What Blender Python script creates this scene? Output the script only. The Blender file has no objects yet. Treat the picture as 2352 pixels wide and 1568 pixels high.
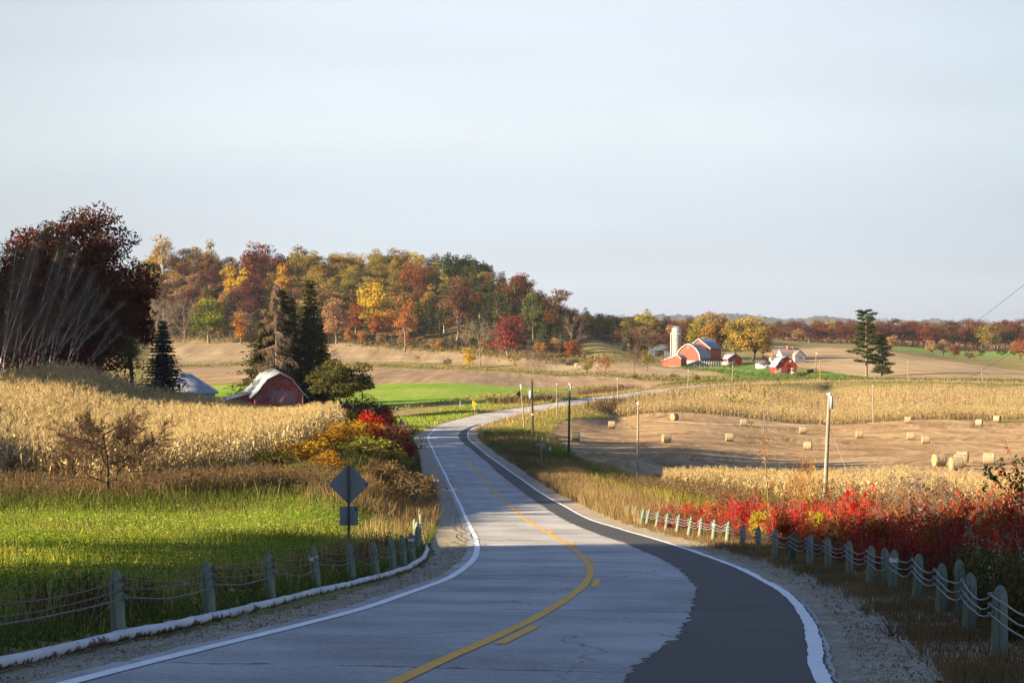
import bpy, math
import numpy as np
from math import radians, sin, cos, pi, tan, atan2
# ------------------------------------------------------------------ basics
S = bpy.context.scene
COL = S.collection
F, HY, CX = 4573.33, 760.0, 1176.0          # focal length and horizon in units of a 2352-wide picture (70 mm lens)

def px(x, y, d):
    return np.array([(x-CX)/F*d, d, (HY-y)/F*d])

def rs(seed): return np.random.RandomState(seed)

# ------------------------------------------------------------------ mesh building
class MB:
    """collects vertices and faces (quads / tris / ngons), per-vertex tint, builds ONE mesh"""
    def __init__(s): s.v=[]; s.q=[]; s.t=[]; s.n=[]; s.r=[]; s.c=0
    def add(s, v, quads=None, tris=None, r=None):
        v=np.asarray(v,float).reshape(-1,3)
        if quads is not None and len(quads): s.q.append(np.asarray(quads,np.int64).reshape(-1,4)+s.c)
        if tris is not None and len(tris): s.t.append(np.asarray(tris,np.int64).reshape(-1,3)+s.c)
        s.v.append(v); s.r.append(np.zeros(len(v)) if r is None else np.broadcast_to(np.asarray(r,float),(len(v),)).copy())
        s.c+=len(v); return s
    def ngon(s, v):
        v=np.asarray(v,float).reshape(-1,3); s.n.append(np.arange(len(v))+s.c); s.v.append(v); s.r.append(np.zeros(len(v))); s.c+=len(v)
    def box(s, x0,x1,y0,y1,z0,z1, T=None):
        v=np.array([(x,y,z) for x in (x0,x1) for y in (y0,y1) for z in (z0,z1)],float)
        if T is not None: v=T(v)
        return s.add(v,[(0,1,3,2),(4,6,7,5),(0,4,5,1),(2,3,7,6),(0,2,6,4),(1,5,7,3)])
    def prism(s, prof, y0, y1, T=None):
        """profile of (x,z) extruded along y, closed with end caps"""
        p=np.array(prof,float); n=len(p)
        a=np.c_[p[:,0],np.full(n,y0),p[:,1]]; b=np.c_[p[:,0],np.full(n,y1),p[:,1]]
        v=np.vstack([a,b]);
        if T is not None: v=T(v)
        s.add(v,[(i,(i+1)%n,n+(i+1)%n,n+i) for i in range(n)])
        s.ngon(v[:n]); s.ngon(v[n:][::-1]); return s
    def tube(s, pts, rad, n=8, cap=True, r=0.0):
        pts=np.asarray(pts,float); m=len(pts); rad=np.broadcast_to(np.asarray(rad,float),(m,))
        t=np.gradient(pts,axis=0); t/=np.linalg.norm(t,axis=1)[:,None]+1e-12
        up=np.array([0,0,1.]) if abs(t[:,2]).mean()<.8 else np.array([1.,0,0])
        a=np.cross(t,up); a/=np.linalg.norm(a,axis=1)[:,None]+1e-12; b=np.cross(t,a)
        th=np.arange(n)*2*pi/n
        ring=(a[:,None]*np.cos(th)[None,:,None]+b[:,None]*np.sin(th)[None,:,None])*rad[:,None,None]+pts[:,None]
        i=np.arange(m-1)[:,None]*n; j=np.arange(n)[None]; k=(j+1)%n
        q=np.stack([i+j,i+k,i+n+k,i+n+j],-1).reshape(-1,4)
        s.add(ring.reshape(-1,3),q,r=r)
        if cap: s.ngon(ring[0][::-1]); s.ngon(ring[-1])
        return s
    def sticks(s, p0, p1, r0, r1, n=3, r=None):
        """many tapered prisms at once"""
        p0=np.asarray(p0,float); p1=np.asarray(p1,float); N=len(p0)
        if N==0: return s
        d=p1-p0; d/=np.linalg.norm(d,axis=1)[:,None]+1e-12
        up=np.where(np.abs(d[:,2:3])<.9,np.array([[0,0,1.]]),np.array([[1.,0,0]]))
        a=np.cross(d,up); a/=np.linalg.norm(a,axis=1)[:,None]+1e-12; b=np.cross(d,a)
        th=np.arange(n)*2*pi/n; c=np.cos(th)[None,:,None]; sn=np.sin(th)[None,:,None]
        o=a[:,None]*c+b[:,None]*sn
        v=np.concatenate([p0[:,None]+o*np.reshape(r0,(-1,1,1)),p1[:,None]+o*np.reshape(r1,(-1,1,1))],1)
        j=np.arange(n); k=(j+1)%n
        q=np.stack([j,k,n+k,n+j],-1)[None]+(np.arange(N)*2*n)[:,None,None]
        rr=None if r is None else np.repeat(np.broadcast_to(r,(N,)),2*n)
        return s.add(v.reshape(-1,3),q.reshape(-1,4),r=rr)
    def cards(s, c, u, w, r):
        """quads with centre c, half axes u and w; slightly pointed"""
        N=len(c)
        v=np.stack([c-u*.95,c-w*.62+u*.12,c+u,c+w*.66+u*.1],1).reshape(-1,3)
        return s.add(v,(np.arange(N*4).reshape(-1,4)),r=np.repeat(r,4))
    def mesh(s, name, smooth=False):
        v=np.vstack(s.v).astype(np.float32); me=bpy.data.meshes.new(name)
        loops=[]; starts=[]; tot=[]; c=0
        if s.q:
            q=np.vstack(s.q); loops.append(q.ravel()); starts.append(np.arange(len(q))*4+c); tot.append(np.full(len(q),4)); c+=q.size
        if s.t:
            t=np.vstack(s.t); loops.append(t.ravel()); starts.append(np.arange(len(t))*3+c); tot.append(np.full(len(t),3)); c+=t.size
        for g in s.n:
            loops.append(g); starts.append(np.array([c])); tot.append(np.array([len(g)])); c+=len(g)
        loops=np.concatenate(loops).astype(np.int32); starts=np.concatenate(starts).astype(np.int32); tot=np.concatenate(tot).astype(np.int32)
        me.vertices.add(len(v)); me.vertices.foreach_set('co',v.ravel())
        me.loops.add(len(loops)); me.loops.foreach_set('vertex_index',loops)
        me.polygons.add(len(starts)); me.polygons.foreach_set('loop_start',starts); me.polygons.foreach_set('loop_total',tot)
        if smooth: me.polygons.foreach_set('use_smooth',np.ones(len(starts),bool))
        r=np.concatenate(s.r)
        if np.any(r): 
            at=me.attributes.new('tint','FLOAT','POINT'); at.data.foreach_set('value',r.astype(np.float32))
        me.update(calc_edges=True); return me
    def obj(s, name, mat, parent=None, smooth=False):
        return link(name, s.mesh(name,smooth), mat, parent)

def link(name, me, mat=None, parent=None):
    if mat is not None and not me.materials: me.materials.append(mat)
    o=bpy.data.objects.new(name,me); COL.objects.link(o)
    if mat is not None and me.materials[0] is not mat:
        o.material_slots[0].link='OBJECT'; o.material_slots[0].material=mat
    if parent is not None: o.parent=parent
    return o
def tag(o, label, cat, group=None, kind=None):
    o['label']=label; o['category']=cat
    if group: o['group']=group
    if kind: o['kind']=kind
    return o
def thing(name, label, cat, loc=(0,0,0), rz=0.0, group=None, sc=1.0):
    o=bpy.data.objects.new(name,None); COL.objects.link(o); o.empty_display_size=.2
    o.location=loc; o.rotation_euler=(0,0,rz); o.scale=(sc,sc,sc) if np.isscalar(sc) else sc
    return tag(o,label,cat,group)
def structure(o): o['kind']='structure'; return o
ORD='first second third fourth fifth sixth seventh eighth ninth tenth eleventh twelfth thirteenth fourteenth fifteenth sixteenth seventeenth eighteenth nineteenth twentieth'.split()
def ordinal(i):
    if i<20: return ORD[i]
    n=i+1; t=['twenty','thirty','forty','fifty','sixty','seventy','eighty','ninety'][n//10-2]
    return (t[:-1]+'ieth') if n%10==0 else t+'-'+ORD[n%10-1]

# ------------------------------------------------------------------ materials
class NT:
    def __init__(s,m): s.t=m.node_tree; s.n=s.t.nodes; s.l=s.t.links; s.n.clear(); s.out=s.n.new('ShaderNodeOutputMaterial')
    def new(s,ty,**kw):
        n=s.n.new('ShaderNode'+ty)
        for k,v in kw.items(): setattr(n,k,v)
        return n
    def set(s,n,i,v):
        if isinstance(v,bpy.types.NodeSocket): s.l.new(v,n.inputs[i])
        else:
            if isinstance(v,(tuple,list)) and len(v)==3 and n.inputs[i].type=='RGBA': v=(*v,1)
            n.inputs[i].default_value=v
    def coord(s,which='Object'): return s.new('TexCoord').outputs[which]
    def mapping(s,v,scale=(1,1,1),rot=(0,0,0),loc=(0,0,0)):
        m=s.new('Mapping'); s.set(m,'Vector',v); m.inputs['Scale'].default_value=scale; m.inputs['Rotation'].default_value=rot; m.inputs['Location'].default_value=loc
        return m.outputs[0]
    def noise(s,v,scale=5,detail=3,rough=.5,dist=0):
        n=s.new('TexNoise'); s.set(n,'Vector',v); n.inputs['Scale'].default_value=scale; n.inputs['Detail'].default_value=detail
        n.inputs['Roughness'].default_value=rough; n.inputs['Distortion'].default_value=dist; return n.outputs['Fac']
    def ramp(s,f,stops):
        n=s.new('ValToRGB'); s.set(n,'Fac',f); e=n.color_ramp.elements
        while len(e)<len(stops): e.new(.5)
        for el,(p,c) in zip(e,stops):
            el.position=p; el.color=(*c,1) if not np.isscalar(c) else (c,c,c,1)
        return n.outputs['Color']
    def mix(s,f,a,b,mode='MIX'):
        n=s.new('Mix',data_type='RGBA',blend_type=mode); s.set(n,0,f); s.set(n,6,a); s.set(n,7,b); return n.outputs[2]
    def math(s,op,a,b=0.0,c=0.0):
        n=s.new('Math',operation=op); s.set(n,0,a); s.set(n,1,b)
        if op in('MULTIPLY_ADD','SMOOTH_MIN','WRAP','COMPARE'): s.set(n,2,c)
        return n.outputs[0]
    def attr(s,name): return s.new('Attribute',attribute_name=name).outputs['Fac']
    def bump(s,h,strength=.3,dist=.05):
        n=s.new('Bump'); s.set(n,'Height',h); n.inputs['Strength'].default_value=strength; n.inputs['Distance'].default_value=dist; return n.outputs[0]
    def bsdf(s,col,rough=.8,metal=0,normal=None,spec=.3):
        b=s.new('BsdfPrincipled'); s.set(b,'Base Color',col); s.set(b,'Roughness',rough); b.inputs['Metallic'].default_value=metal
        b.inputs['Specular IOR Level'].default_value=spec
        if normal is not None: s.set(b,'Normal',normal)
        s.l.new(b.outputs[0],s.out.inputs[0]); return b
def newmat(name):
    m=bpy.data.materials.new(name); m.use_nodes=True; return m,NT(m)
def hexl(r,g,b):
    """sRGB bytes -> linear"""
    f=lambda c:(c/255/12.92) if c/255<=.04045 else ((c/255+.055)/1.055)**2.4
    return (f(r),f(g),f(b))
def plain(name,c,rough=.7,var=.2,scale=4,bump=0,metal=0,spec=.3,c2=None,stretch=(1,1,1),dist=.02):
    m,t=newmat(name); v=t.mapping(t.coord(),stretch)
    f=t.noise(v,scale,5,.6)
    c2=c2 or tuple(min(1,x*(1+var)) for x in c); c1=tuple(x*(1-var) for x in c)
    col=t.ramp(f,[(.3,c1),(.7,c2)])
    t.bsdf(col,rough,metal,t.bump(f,bump,dist) if bump else None,spec); return m
def leafmat(name,c1,c2,c3=None,nsc=.25,trans=.28,rough=.6,split=.5):
    """leaf colours: per-leaf spread from c1 to c2, patches of c3 through the crown, small differences tree to tree"""
    m,t=newmat(name); r=t.attr('tint'); oi=t.new('ObjectInfo').outputs['Random']
    col=t.mix(r,c1,c2)
    if c3 is not None:
        f=t.noise(t.coord(),nsc,2,.6); f=t.math('ADD',f,t.math('MULTIPLY',t.math('SUBTRACT',r,.5),.35))
        f=t.ramp(f,[(split-.06,0.),(split+.06,1.)]); col=t.mix(f,col,c3)
    h=t.new('HueSaturation'); t.set(h,'Color',col)
    t.set(h,'Hue',t.math('MULTIPLY_ADD',oi,.03,.485)); 
    t.set(h,'Value',t.math('MULTIPLY',t.math('MULTIPLY_ADD',oi,.4,.8),t.math('MULTIPLY_ADD',r,.6,.7)))
    d=t.new('BsdfDiffuse'); t.set(d,'Color',h.outputs[0])
    tr=t.new('BsdfTranslucent'); t.set(tr,'Color',h.outputs[0])
    mx=t.new('MixShader'); mx.inputs[0].default_value=trans; t.l.new(d.outputs[0],mx.inputs[1]); t.l.new(tr.outputs[0],mx.inputs[2])
    t.l.new(mx.outputs[0],t.out.inputs[0]); return m
def bark(name,c,var=.35): return plain(name,c,.9,var,9,.3,stretch=(1,1,.2))

# ------------------------------------------------------------------ the road's course (traced edges -> plan, with a height profile along the way)
KD=np.array([8,12,17,23,32,45,60,80,105,140,190,260,350,400,450.])
KH=np.array([-2.35,-2.7,-3.17,-3.72,-4.51,-5.6,-6.8,-8.33,-10.09,-12.13,-14.32,-16.4,-16.92,-16.2,-15.9])
_dd=np.exp(np.linspace(np.log(8),np.log(520),4000)); _zz=np.interp(np.log(_dd),np.log(KD),KH); _row=np.minimum.accumulate(HY-F*_zz/_dd)
def back(p):
    p=np.asarray(p,float); d=np.interp(-p[:,1],-_row,_dd); return np.stack([(p[:,0]-CX)/F*d,d],1)
def dens(p,step):
    p=np.asarray(p,float); s=np.r_[0,np.cumsum(np.linalg.norm(np.diff(p,axis=0),axis=1))]
    n=max(2,int(s[-1]/step)); q=np.linspace(0,s[-1],n); return np.stack([np.interp(q,s,p[:,k]) for k in range(p.shape[1])],1)
def smooth(a,k):
    w=np.ones(k)/k; h=k//2; b=np.concatenate([np.repeat(a[:1],h,0),a,np.repeat(a[-1:],h,0)])
    return np.stack([np.convolve(b[:,i],w,'valid') for i in range(a.shape[1])],1)
L_PX=[(190,1568),(267.7,1547.3),(401.5,1513.8),(574,1473.6),(678,1446.8),(839,1399.8),(946.5,1362.2),(1027,1330),(1067.3,1305.8),(1091.5,1279),(1096.9,1257.5),(1091.5,1230.6),(1078.1,1203.8),(1059.3,1163.5),(1043,1131),(1024.4,1091),(1005.3,1054.7),(994.3,1030.3),(984.6,1013),(984.6,1001),(995.6,987.6),(1017.5,976.6),(1056.6,964.4),(1105.4,952.2),(1154,941)]
R_PX=[(1873.6,1568),(1874.8,1534),(1873.6,1497.6),(1867.5,1461),(1857.8,1424.6),(1840.8,1397.9),(1816.5,1368.7),(1780,1344.4),(1757,1331.4),(1696.2,1302.5),(1635.3,1279.7),(1574.4,1259.9),(1513.6,1240),(1422.3,1214.2),(1361.4,1196),(1300.6,1164),(1251.9,1137.7),(1203,1103.6),(1154.2,1069.4),(1129.8,1052.3),(1105.4,1032.8),(1078.5,1010.8),(1073.7,1001),(1076,991),(1088.3,981.5),(1129.8,966.9),(1178.6,953.4),(1227.4,943.7)]
Y_PX=[(905,1568),(1050,1505),(1148.4,1462.2),(1209.3,1428.8),(1270,1395.3),(1318.8,1363.3),(1343.2,1340.5),(1355.3,1319.2),(1356.8,1304),(1343.2,1285.8),(1318.8,1262.9),(1285.3,1238.6),(1239.7,1212.7),(1194,1182.3),(1154.2,1147.5),(1105.4,1096.2),(1072.4,1060.8)]
FAR_PX=[(1350,919,460),(1445,908.5,486.6),(1528,895,528),(1596,887.3,553),(1662,882.8,570),(1760,877.8,590),(1837,875.6,598),(1925,873.9,606),(2035,873.2,613),(2150,875,613),(2255,878.5,604),(2352,880.5,600),(2500,884,590),(2800,890,575)]
_L=back(L_PX); _R=back(R_PX)
_L=np.vstack([[-5.2,3.0],[-4.9,10.],_L]); _R=np.vstack([[2.2,3.0],[2.6,10.],_R])
Ld=smooth(dens(_L,.5),9); Rd=smooth(dens(_R,.5),9)
_i=np.array([np.argmin(((Rd-p)**2).sum(1)) for p in Ld]); _i=np.maximum.accumulate(_i)
_far=np.array([(x,d) for x,d in [((x-CX)/F*d,d) for x,y,d in FAR_PX]])
_mid=(Ld+Rd[_i])/2
_mid=_mid[_mid[:,1]<392]
CEN=smooth(dens(np.vstack([_mid[::4],_far]),1.0),9)
_t=np.gradient(CEN,axis=0); _t/=np.linalg.norm(_t,axis=1)[:,None]; CT=smooth(_t,7); CT/=np.linalg.norm(CT,axis=1)[:,None]
CN=np.stack([CT[:,1],-CT[:,0]],1)               # to the right of travel away from the camera
CZ=np.interp(np.log(CEN[:,1]),np.log(KD),KH)
CS=np.r_[0,np.cumsum(np.linalg.norm(np.diff(CEN,axis=0),axis=1))]
_fz=np.interp(CEN[:,0],[9,17.5,26,41,60,100,154,300],[-16.2,-16,-15.8,-15.6,-15.3,-15.2,-15.7,-15.7])
_w=np.clip((CEN[:,1]-395)/50,0,1); CZ=CZ*(1-_w)+_fz*_w
CZ=smooth(CZ[:,None],15)[:,0]
def st(p):
    """plan point -> (station index, signed offset)"""
    p=np.atleast_2d(p); out=np.zeros((len(p),2)); cs=CEN[::8]; rel=np.arange(-8,9)
    for a in range(0,len(p),40000):
        q=p[a:a+40000]; j=((q[:,:1]-cs[:,0])**2+(q[:,1:]-cs[:,1])**2).argmin(1)*8
        c=np.clip(j[:,None]+rel,0,len(CEN)-1); d2=(q[:,:1]-CEN[c,0])**2+(q[:,1:]-CEN[c,1])**2
        i=c[np.arange(len(q)),d2.argmin(1)]
        out[a:a+40000,0]=i; out[a:a+40000,1]=((q-CEN[i])*CN[i]).sum(1)
    return out
_ls=st(Ld); _rs2=st(Rd); _m=(Ld[:,1]<385); _mr=(Rd[:,1]<380)
I=np.arange(len(CEN))
def _fill(s,off,far):
    o=np.argsort(s); w=np.interp(I,s[o],off[o]); far_i=s.max()
    k=np.clip((I-far_i)/60,0,1); w=w*(1-k)+far*k; return smooth(w[:,None],7)[:,0]
WL=_fill(_ls[_m,0],_ls[_m,1],-3.45); WR=_fill(_rs2[_mr,0],_rs2[_mr,1],3.45)
def rp(i,off,dz=0.0):
    """road point(s): fractional station index, offset -> world"""
    i=np.asarray(i,float); c=np.stack([np.interp(i,I,CEN[:,0]),np.interp(i,I,CEN[:,1])],-1); n=np.stack([np.interp(i,I,CN[:,0]),np.interp(i,I,CN[:,1])],-1)
    z=np.interp(i,I,CZ)+dz; p=c+n*np.asarray(off)[...,None]
    return np.concatenate([p,np.broadcast_to(z,p.shape[:-1])[...,None]],-1)

# ------------------------------------------------------------------ terrain heights: a smooth surface through measured points
CP=[(0,1450,22),(-300,1400,30),(0,1320,40),(300,1300,45),(700,1260,58),(0,1230,65),(0,1180,90),(500,1180,88),(850,1180,92),(-400,1190,80),
(0,1105,115),(300,1110,115),(560,1085,122),(700,1050,135),(770,1000,165),(900,1130,118),(930,1060,160),(880,1050,170),
(870,940,432),(1090,918,470),(840,882,620),(1390,885,600),(1390,860,760),
(1200,845,840),(1350,858,780),(1150,815,930),(1300,828,890),
(600,705,1160),(900,708,1150),(450,706,1160),(750,706,1155),(450,637,1262),(750,634,1260),(1250,822,900),(1100,882,610),(330,640,1260),(600,636,1260),(900,632,1260),(1080,655,1230),(1200,700,1180),(1290,745,1130),
(1380,785,1000),(1450,800,1000),(1400,779,1200),(1380,782,1100),(1550,838,860),(1650,840,850),(1700,835,870),(1820,858,735),(1810,845,800),(1900,868,650),(1700,855,740),
(1990,865,680),(1450,862,740),(1550,860,740),(2085,868,650),(2352,868,650),(2200,840,800),(1770,791,1150),(1900,797,1100),(2030,805,1050),(2350,850,800),(2150,825,950),
(2150,812,1250),(2300,815,1300),(1900,788,1400),(2100,795,1450),(2350,800,1450),(1600,780,1200),
(1280,985,350),(1350,1030,290),(1530,1018,310),(2197,1078,245),(2350,1080,240),(1500,1090,225),(2000,1100,215),(2352,1110,205),(2085,973,410),(1700,977,400),(1405,984,380),(2300,968,415),
(1410,955,430),(2352,960,425),(1500,910,535),(1800,905,540),(2300,905,540),(1900,890,590),(1530,1130,192),(1900,1150,175),(2300,1170,155),
(1464,1125,200),(1300,1080,210),(1243,1064,240),(1600,1180,125),(1530,1150,150),(1700,1230,95),(1900,1280,72),(2100,1330,52),(2300,1400,36),(2352,1250,70),(2352,1190,110),(2000,1190,125),
(2295,1510,18.5),(922,1007,310),(1280,956,385),(1222,1003,317)]
CW=[(-10,0,-2),(10,0,-1.9),(0,-30,.5),(-60,0,-1),(-60,50,-5),(-90,-20,1),(60,0,-4),(80,50,-9),(-60,110,-8),(-100,120,-6),(100,120,-14),(150,250,-17),(-200,400,-12),(200,430,-18),(-400,900,-8),(500,900,-15),
(-48.9,190,-6.9),(-38.3,200,-7.9),(-29.6,200,-9.4),(-20.8,200,-10.9),(-50,215,-5.6),(-45,230,-6),(-70,215,-4),(-90,200,-2),(-90,260,-4),(-49,280,-10),(-52,330,-13.2),(-50,416,-16.3),(-30,300,-14.5),(-20,250,-13),(-25,350,-16.6),(-30,460,-17),(-80,420,-15.5),(-150,500,-15),(-200,600,-15),(-140,350,-9),(-160,430,-13),(-250,800,-10),(-150,700,-16.5),(-160,880,-13),(-300,600,-12),(-180,800,-15.5),(-90,330,-11),(-120,430,-14),(-108,640,-17.3),
(-210,1600,10),(0,1600,10),(60,1500,2),(120,1450,-3),(-300,100,-4),(300,100,-15),(-900,1000,0),(900,1000,-14),(-900,2500,-3),(0,2500,-3),(900,2500,-3),(0,7000,0),(-6000,7000,0),(6000,7000,0),(-700,300,0),(700,300,-15),(-3000,2500,0),(3000,2500,0),(0,4000,-3)]
for _x in range(340,1180,84):
    _ip=lambda a,b:float(np.interp(_x,a,b)); K=[340,600,760,930,1100,1180]
    a=px(_x,_ip(K,[782,779,783,801,813,818]),_ip(K,[1060,1060,1058,1002,950,925])); b=px(_x,_ip(K,[828,828,832,838,846,850]),_ip(K,[930,930,922,895,850,830])); c=px(_x,882,620)
    CW+=[tuple(a),tuple((a+b)/2),tuple(b),tuple((b+c)/2)]
_P=np.vstack([[px(*c) for c in CP],CW,
  rp(np.arange(6,len(CEN),14),np.interp(np.arange(6,len(CEN),14),I,WL)-1.0), rp(np.arange(6,len(CEN),14),np.interp(np.arange(6,len(CEN),14),I,WR)+1.0)])
def _uv(X,Y): 
    s=np.maximum(Y+40,4.); return np.stack([X/s*8,np.log(s)],-1)
_C=_uv(_P[:,0],_P[:,1]); _n=len(_C)
def _U(a,b):
    d2=((a[:,None]-b[None])**2).sum(-1); return .5*d2*np.log(d2+1e-9)
_A=np.zeros((_n+3,_n+3)); _A[:_n,:_n]=_U(_C,_C)+np.eye(_n)*2e-4; _A[:_n,_n:]=np.c_[np.ones(_n),_C]; _A[_n:,:_n]=_A[:_n,_n:].T
_wt=np.linalg.solve(_A,np.r_[_P[:,2],0,0,0])
def ground(X,Y,road=True):
    X=np.asarray(X,float); Y=np.asarray(Y,float); shp=np.broadcast(X,Y).shape; X=np.broadcast_to(X,shp).ravel(); Y=np.broadcast_to(Y,shp).ravel()
    z=np.zeros(len(X))
    for a in range(0,len(X),40000):
        c=_uv(X[a:a+40000],Y[a:a+40000]); z[a:a+40000]=_U(c,_C)@_wt[:_n]+_wt[_n]+c@_wt[_n+1:]
    if road:
        m=np.nonzero((Y<640)&(Y>0)&(X>-40)&(X<320))[0]
        if len(m):
            s=st(np.c_[X[m],Y[m]]); i=s[:,0].astype(int)
            d=np.hypot(X[m]-CEN[i,0],Y[m]-CEN[i,1]); k=np.clip((d-5.2)/5.0,0,1); k=k*k*(3-2*k)
            z[m]=z[m]*k+CZ[i]*(1-k)
    return z.reshape(shp)
def G(x,y): return float(ground(np.array([x]),np.array([y]))[0])
def at(x,y,dmin=14,dmax=1600,n=900):
    """where the sight line through a picture point meets the ground"""
    d=np.geomspace(dmin,dmax,n); X=(x-CX)/F*d; g=ground(X,d); r=(HY-y)/F*d
    k=np.nonzero(g>=r)[0]
    if not len(k): k=[n-1]
    j=max(k[0],1); a=(g-r)[j-1]; b=(g-r)[j]; f=0 if b==a else min(1,max(0,-a/(b-a))); dd=d[j-1]+(d[j]-d[j-1])*f
    X=(x-CX)/F*dd; return np.array([X,dd,G(X,dd)])
def on(x,d):
    """ground point at picture column x and distance d"""
    X=(x-CX)/F*d; return np.array([X,d,G(X,d)])
def poly(pts,dmin=14,dmax=1600): return np.array([at(x,y,dmin,dmax)[:2] if not isinstance(x,str) else None for x,y in pts])
def inside(P,poly):
    x,y=P[:,0],P[:,1]; r=np.zeros(len(P),bool); n=len(poly); j=n-1
    for i in range(n):
        xi,yi=poly[i]; xj,yj=poly[j]
        r^=((yi>y)!=(yj>y))&(x<(xj-xi)*(y-yi)/((yj-yi)+1e-12)+xi); j=i
    return r
def scatter(poly,n,seed):
    g=rs(seed); lo,hi=poly.min(0),poly.max(0); out=[]; c=0
    while c<n:
        p=lo+(hi-lo)*g.rand(n*2+50,2); p=p[inside(p,poly)]; out.append(p); c+=len(p)
        if len(p)==0: break
    return np.vstack(out)[:n]
# ------------------------------------------------------------------ camera, light, sky
cam=bpy.data.cameras.new('camera'); cam.lens=70; cam.sensor_width=36; cam.clip_start=.5; cam.clip_end=30000; cam.shift_y=-(784-HY)/2352
co=bpy.data.objects.new('camera',cam); COL.objects.link(co); co.rotation_euler=(radians(90),0,0); S.camera=co
SUN_AZ=radians(18); SUN_EL=radians(17.5)      # light travels to the right and a little away from the camera
sd=np.array([-cos(SUN_AZ)*cos(SUN_EL),-sin(SUN_AZ)*cos(SUN_EL),sin(SUN_EL)])     # towards the sun
sl=bpy.data.lights.new('sun','SUN'); sl.energy=5.0; sl.angle=radians(.53); sl.color=(1,.80,.52)
so=bpy.data.objects.new('sun',sl); COL.objects.link(so)
from mathutils import Vector
so.rotation_euler=Vector(sd).to_track_quat('Z','Y').to_euler(); so.location=(-60,-20,60)
W=bpy.data.worlds.new('World'); S.world=W; W.use_nodes=True
wt=W.node_tree; wn=wt.nodes; wn.clear()
def wnew(ty,**k):
    n=wn.new('ShaderNode'+ty)
    for a,b in k.items(): setattr(n,a,b)
    return n
sky=wnew('TexSky'); sky.sky_type='NISHITA'; sky.sun_disc=False; sky.sun_elevation=SUN_EL; sky.sun_rotation=atan2(sd[0],sd[1]); sky.air_density=1.0; sky.dust_density=1.2; sky.ozone_density=1.5
tc=wnew('TexCoord'); sep=wnew('SeparateXYZ'); wt.links.new(tc.outputs['Generated'],sep.inputs[0])
# a thin high overcast in long streaks lies over the clear sky
vr=wnew('ValToRGB'); e=vr.color_ramp.elements
SKYR=[(0.0,(2.6,3.1,3.7)),(.035,(3.0,3.5,4.2)),(.07,(3.45,3.87,4.4)),(.10,(4.15,4.5,4.85)),(.17,(4.05,4.4,4.9)),(.23,(3.9,4.6,5.5)),(.38,(1.4,2.2,4.0)),(1.0,(.40,.88,2.5))]
while len(e)<len(SKYR): e.new(.5)
for el,(p,c) in zip(e,SKYR): el.position=p; el.color=(c[0]/10,c[1]/10,c[2]/10,1)
wt.links.new(sep.outputs['Z'],vr.inputs[0])
mp=wnew('Mapping'); mp.inputs['Scale'].default_value=(1.6,1.6,11); mp.inputs['Rotation'].default_value=(0,radians(3),0); wt.links.new(tc.outputs['Generated'],mp.inputs[0])
nz=wnew('TexNoise'); nz.inputs['Scale'].default_value=2.2; nz.inputs['Detail'].default_value=5; nz.inputs['Roughness'].default_value=.5; wt.links.new(mp.outputs[0],nz.inputs['Vector'])
mr=wnew('MapRange'); mr.inputs[1].default_value=.3; mr.inputs[2].default_value=.7; mr.inputs[3].default_value=9.2; mr.inputs[4].default_value=10.5; wt.links.new(nz.outputs['Fac'],mr.inputs[0])
ml=wnew('Mix',data_type='RGBA',blend_type='MULTIPLY'); ml.inputs[0].default_value=1; wt.links.new(vr.outputs[0],ml.inputs[6]); wt.links.new(mr.outputs[0],ml.inputs[7])
# the veil is thickest straight ahead and thins to both sides
xr=wnew('ValToRGB'); xe=xr.color_ramp.elements; xr.color_ramp.interpolation='EASE'
xm=wnew('MapRange'); xm.inputs[1].default_value=-.4; xm.inputs[2].default_value=.4; wt.links.new(sep.outputs['X'],xm.inputs[0]); wt.links.new(xm.outputs[0],xr.inputs[0])
while len(xe)<4: xe.new(.5)
for el,(p_,c_) in zip(xe,[(.12,(.74,.76,.77)),(.42,(1,1,1)),(.60,(1,1,1)),(.90,(.76,.80,.83))]): el.position=p_; el.color=(*c_,1)
m2=wnew('Mix',data_type='RGBA',blend_type='MULTIPLY'); m2.inputs[0].default_value=1; wt.links.new(ml.outputs[2],m2.inputs[6]); wt.links.new(xr.outputs[0],m2.inputs[7])
mx=wnew('Mix',data_type='RGBA'); mx.inputs[0].default_value=.86; wt.links.new(sky.outputs[0],mx.inputs[6]); wt.links.new(m2.outputs[2],mx.inputs[7])
bg=wnew('Background'); bg.inputs[1].default_value=.0505; wt.links.new(mx.outputs[2],bg.inputs[0]); wo=wnew('OutputWorld'); wt.links.new(bg.outputs[0],wo.inputs[0])
S.view_settings.view_transform='Standard'; S.view_settings.look='None'; S.view_settings.exposure=2.05; S.view_settings.gamma=1
S.cycles.max_bounces=5; S.cycles.diffuse_bounces=2; S.cycles.glossy_bounces=2; S.cycles.transmission_bounces=2; S.cycles.transparent_max_bounces=4; S.cycles.volume_bounces=0
S.cycles.caustics_reflective=False; S.cycles.caustics_refractive=False; S.cycles.use_denoising=True
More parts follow.
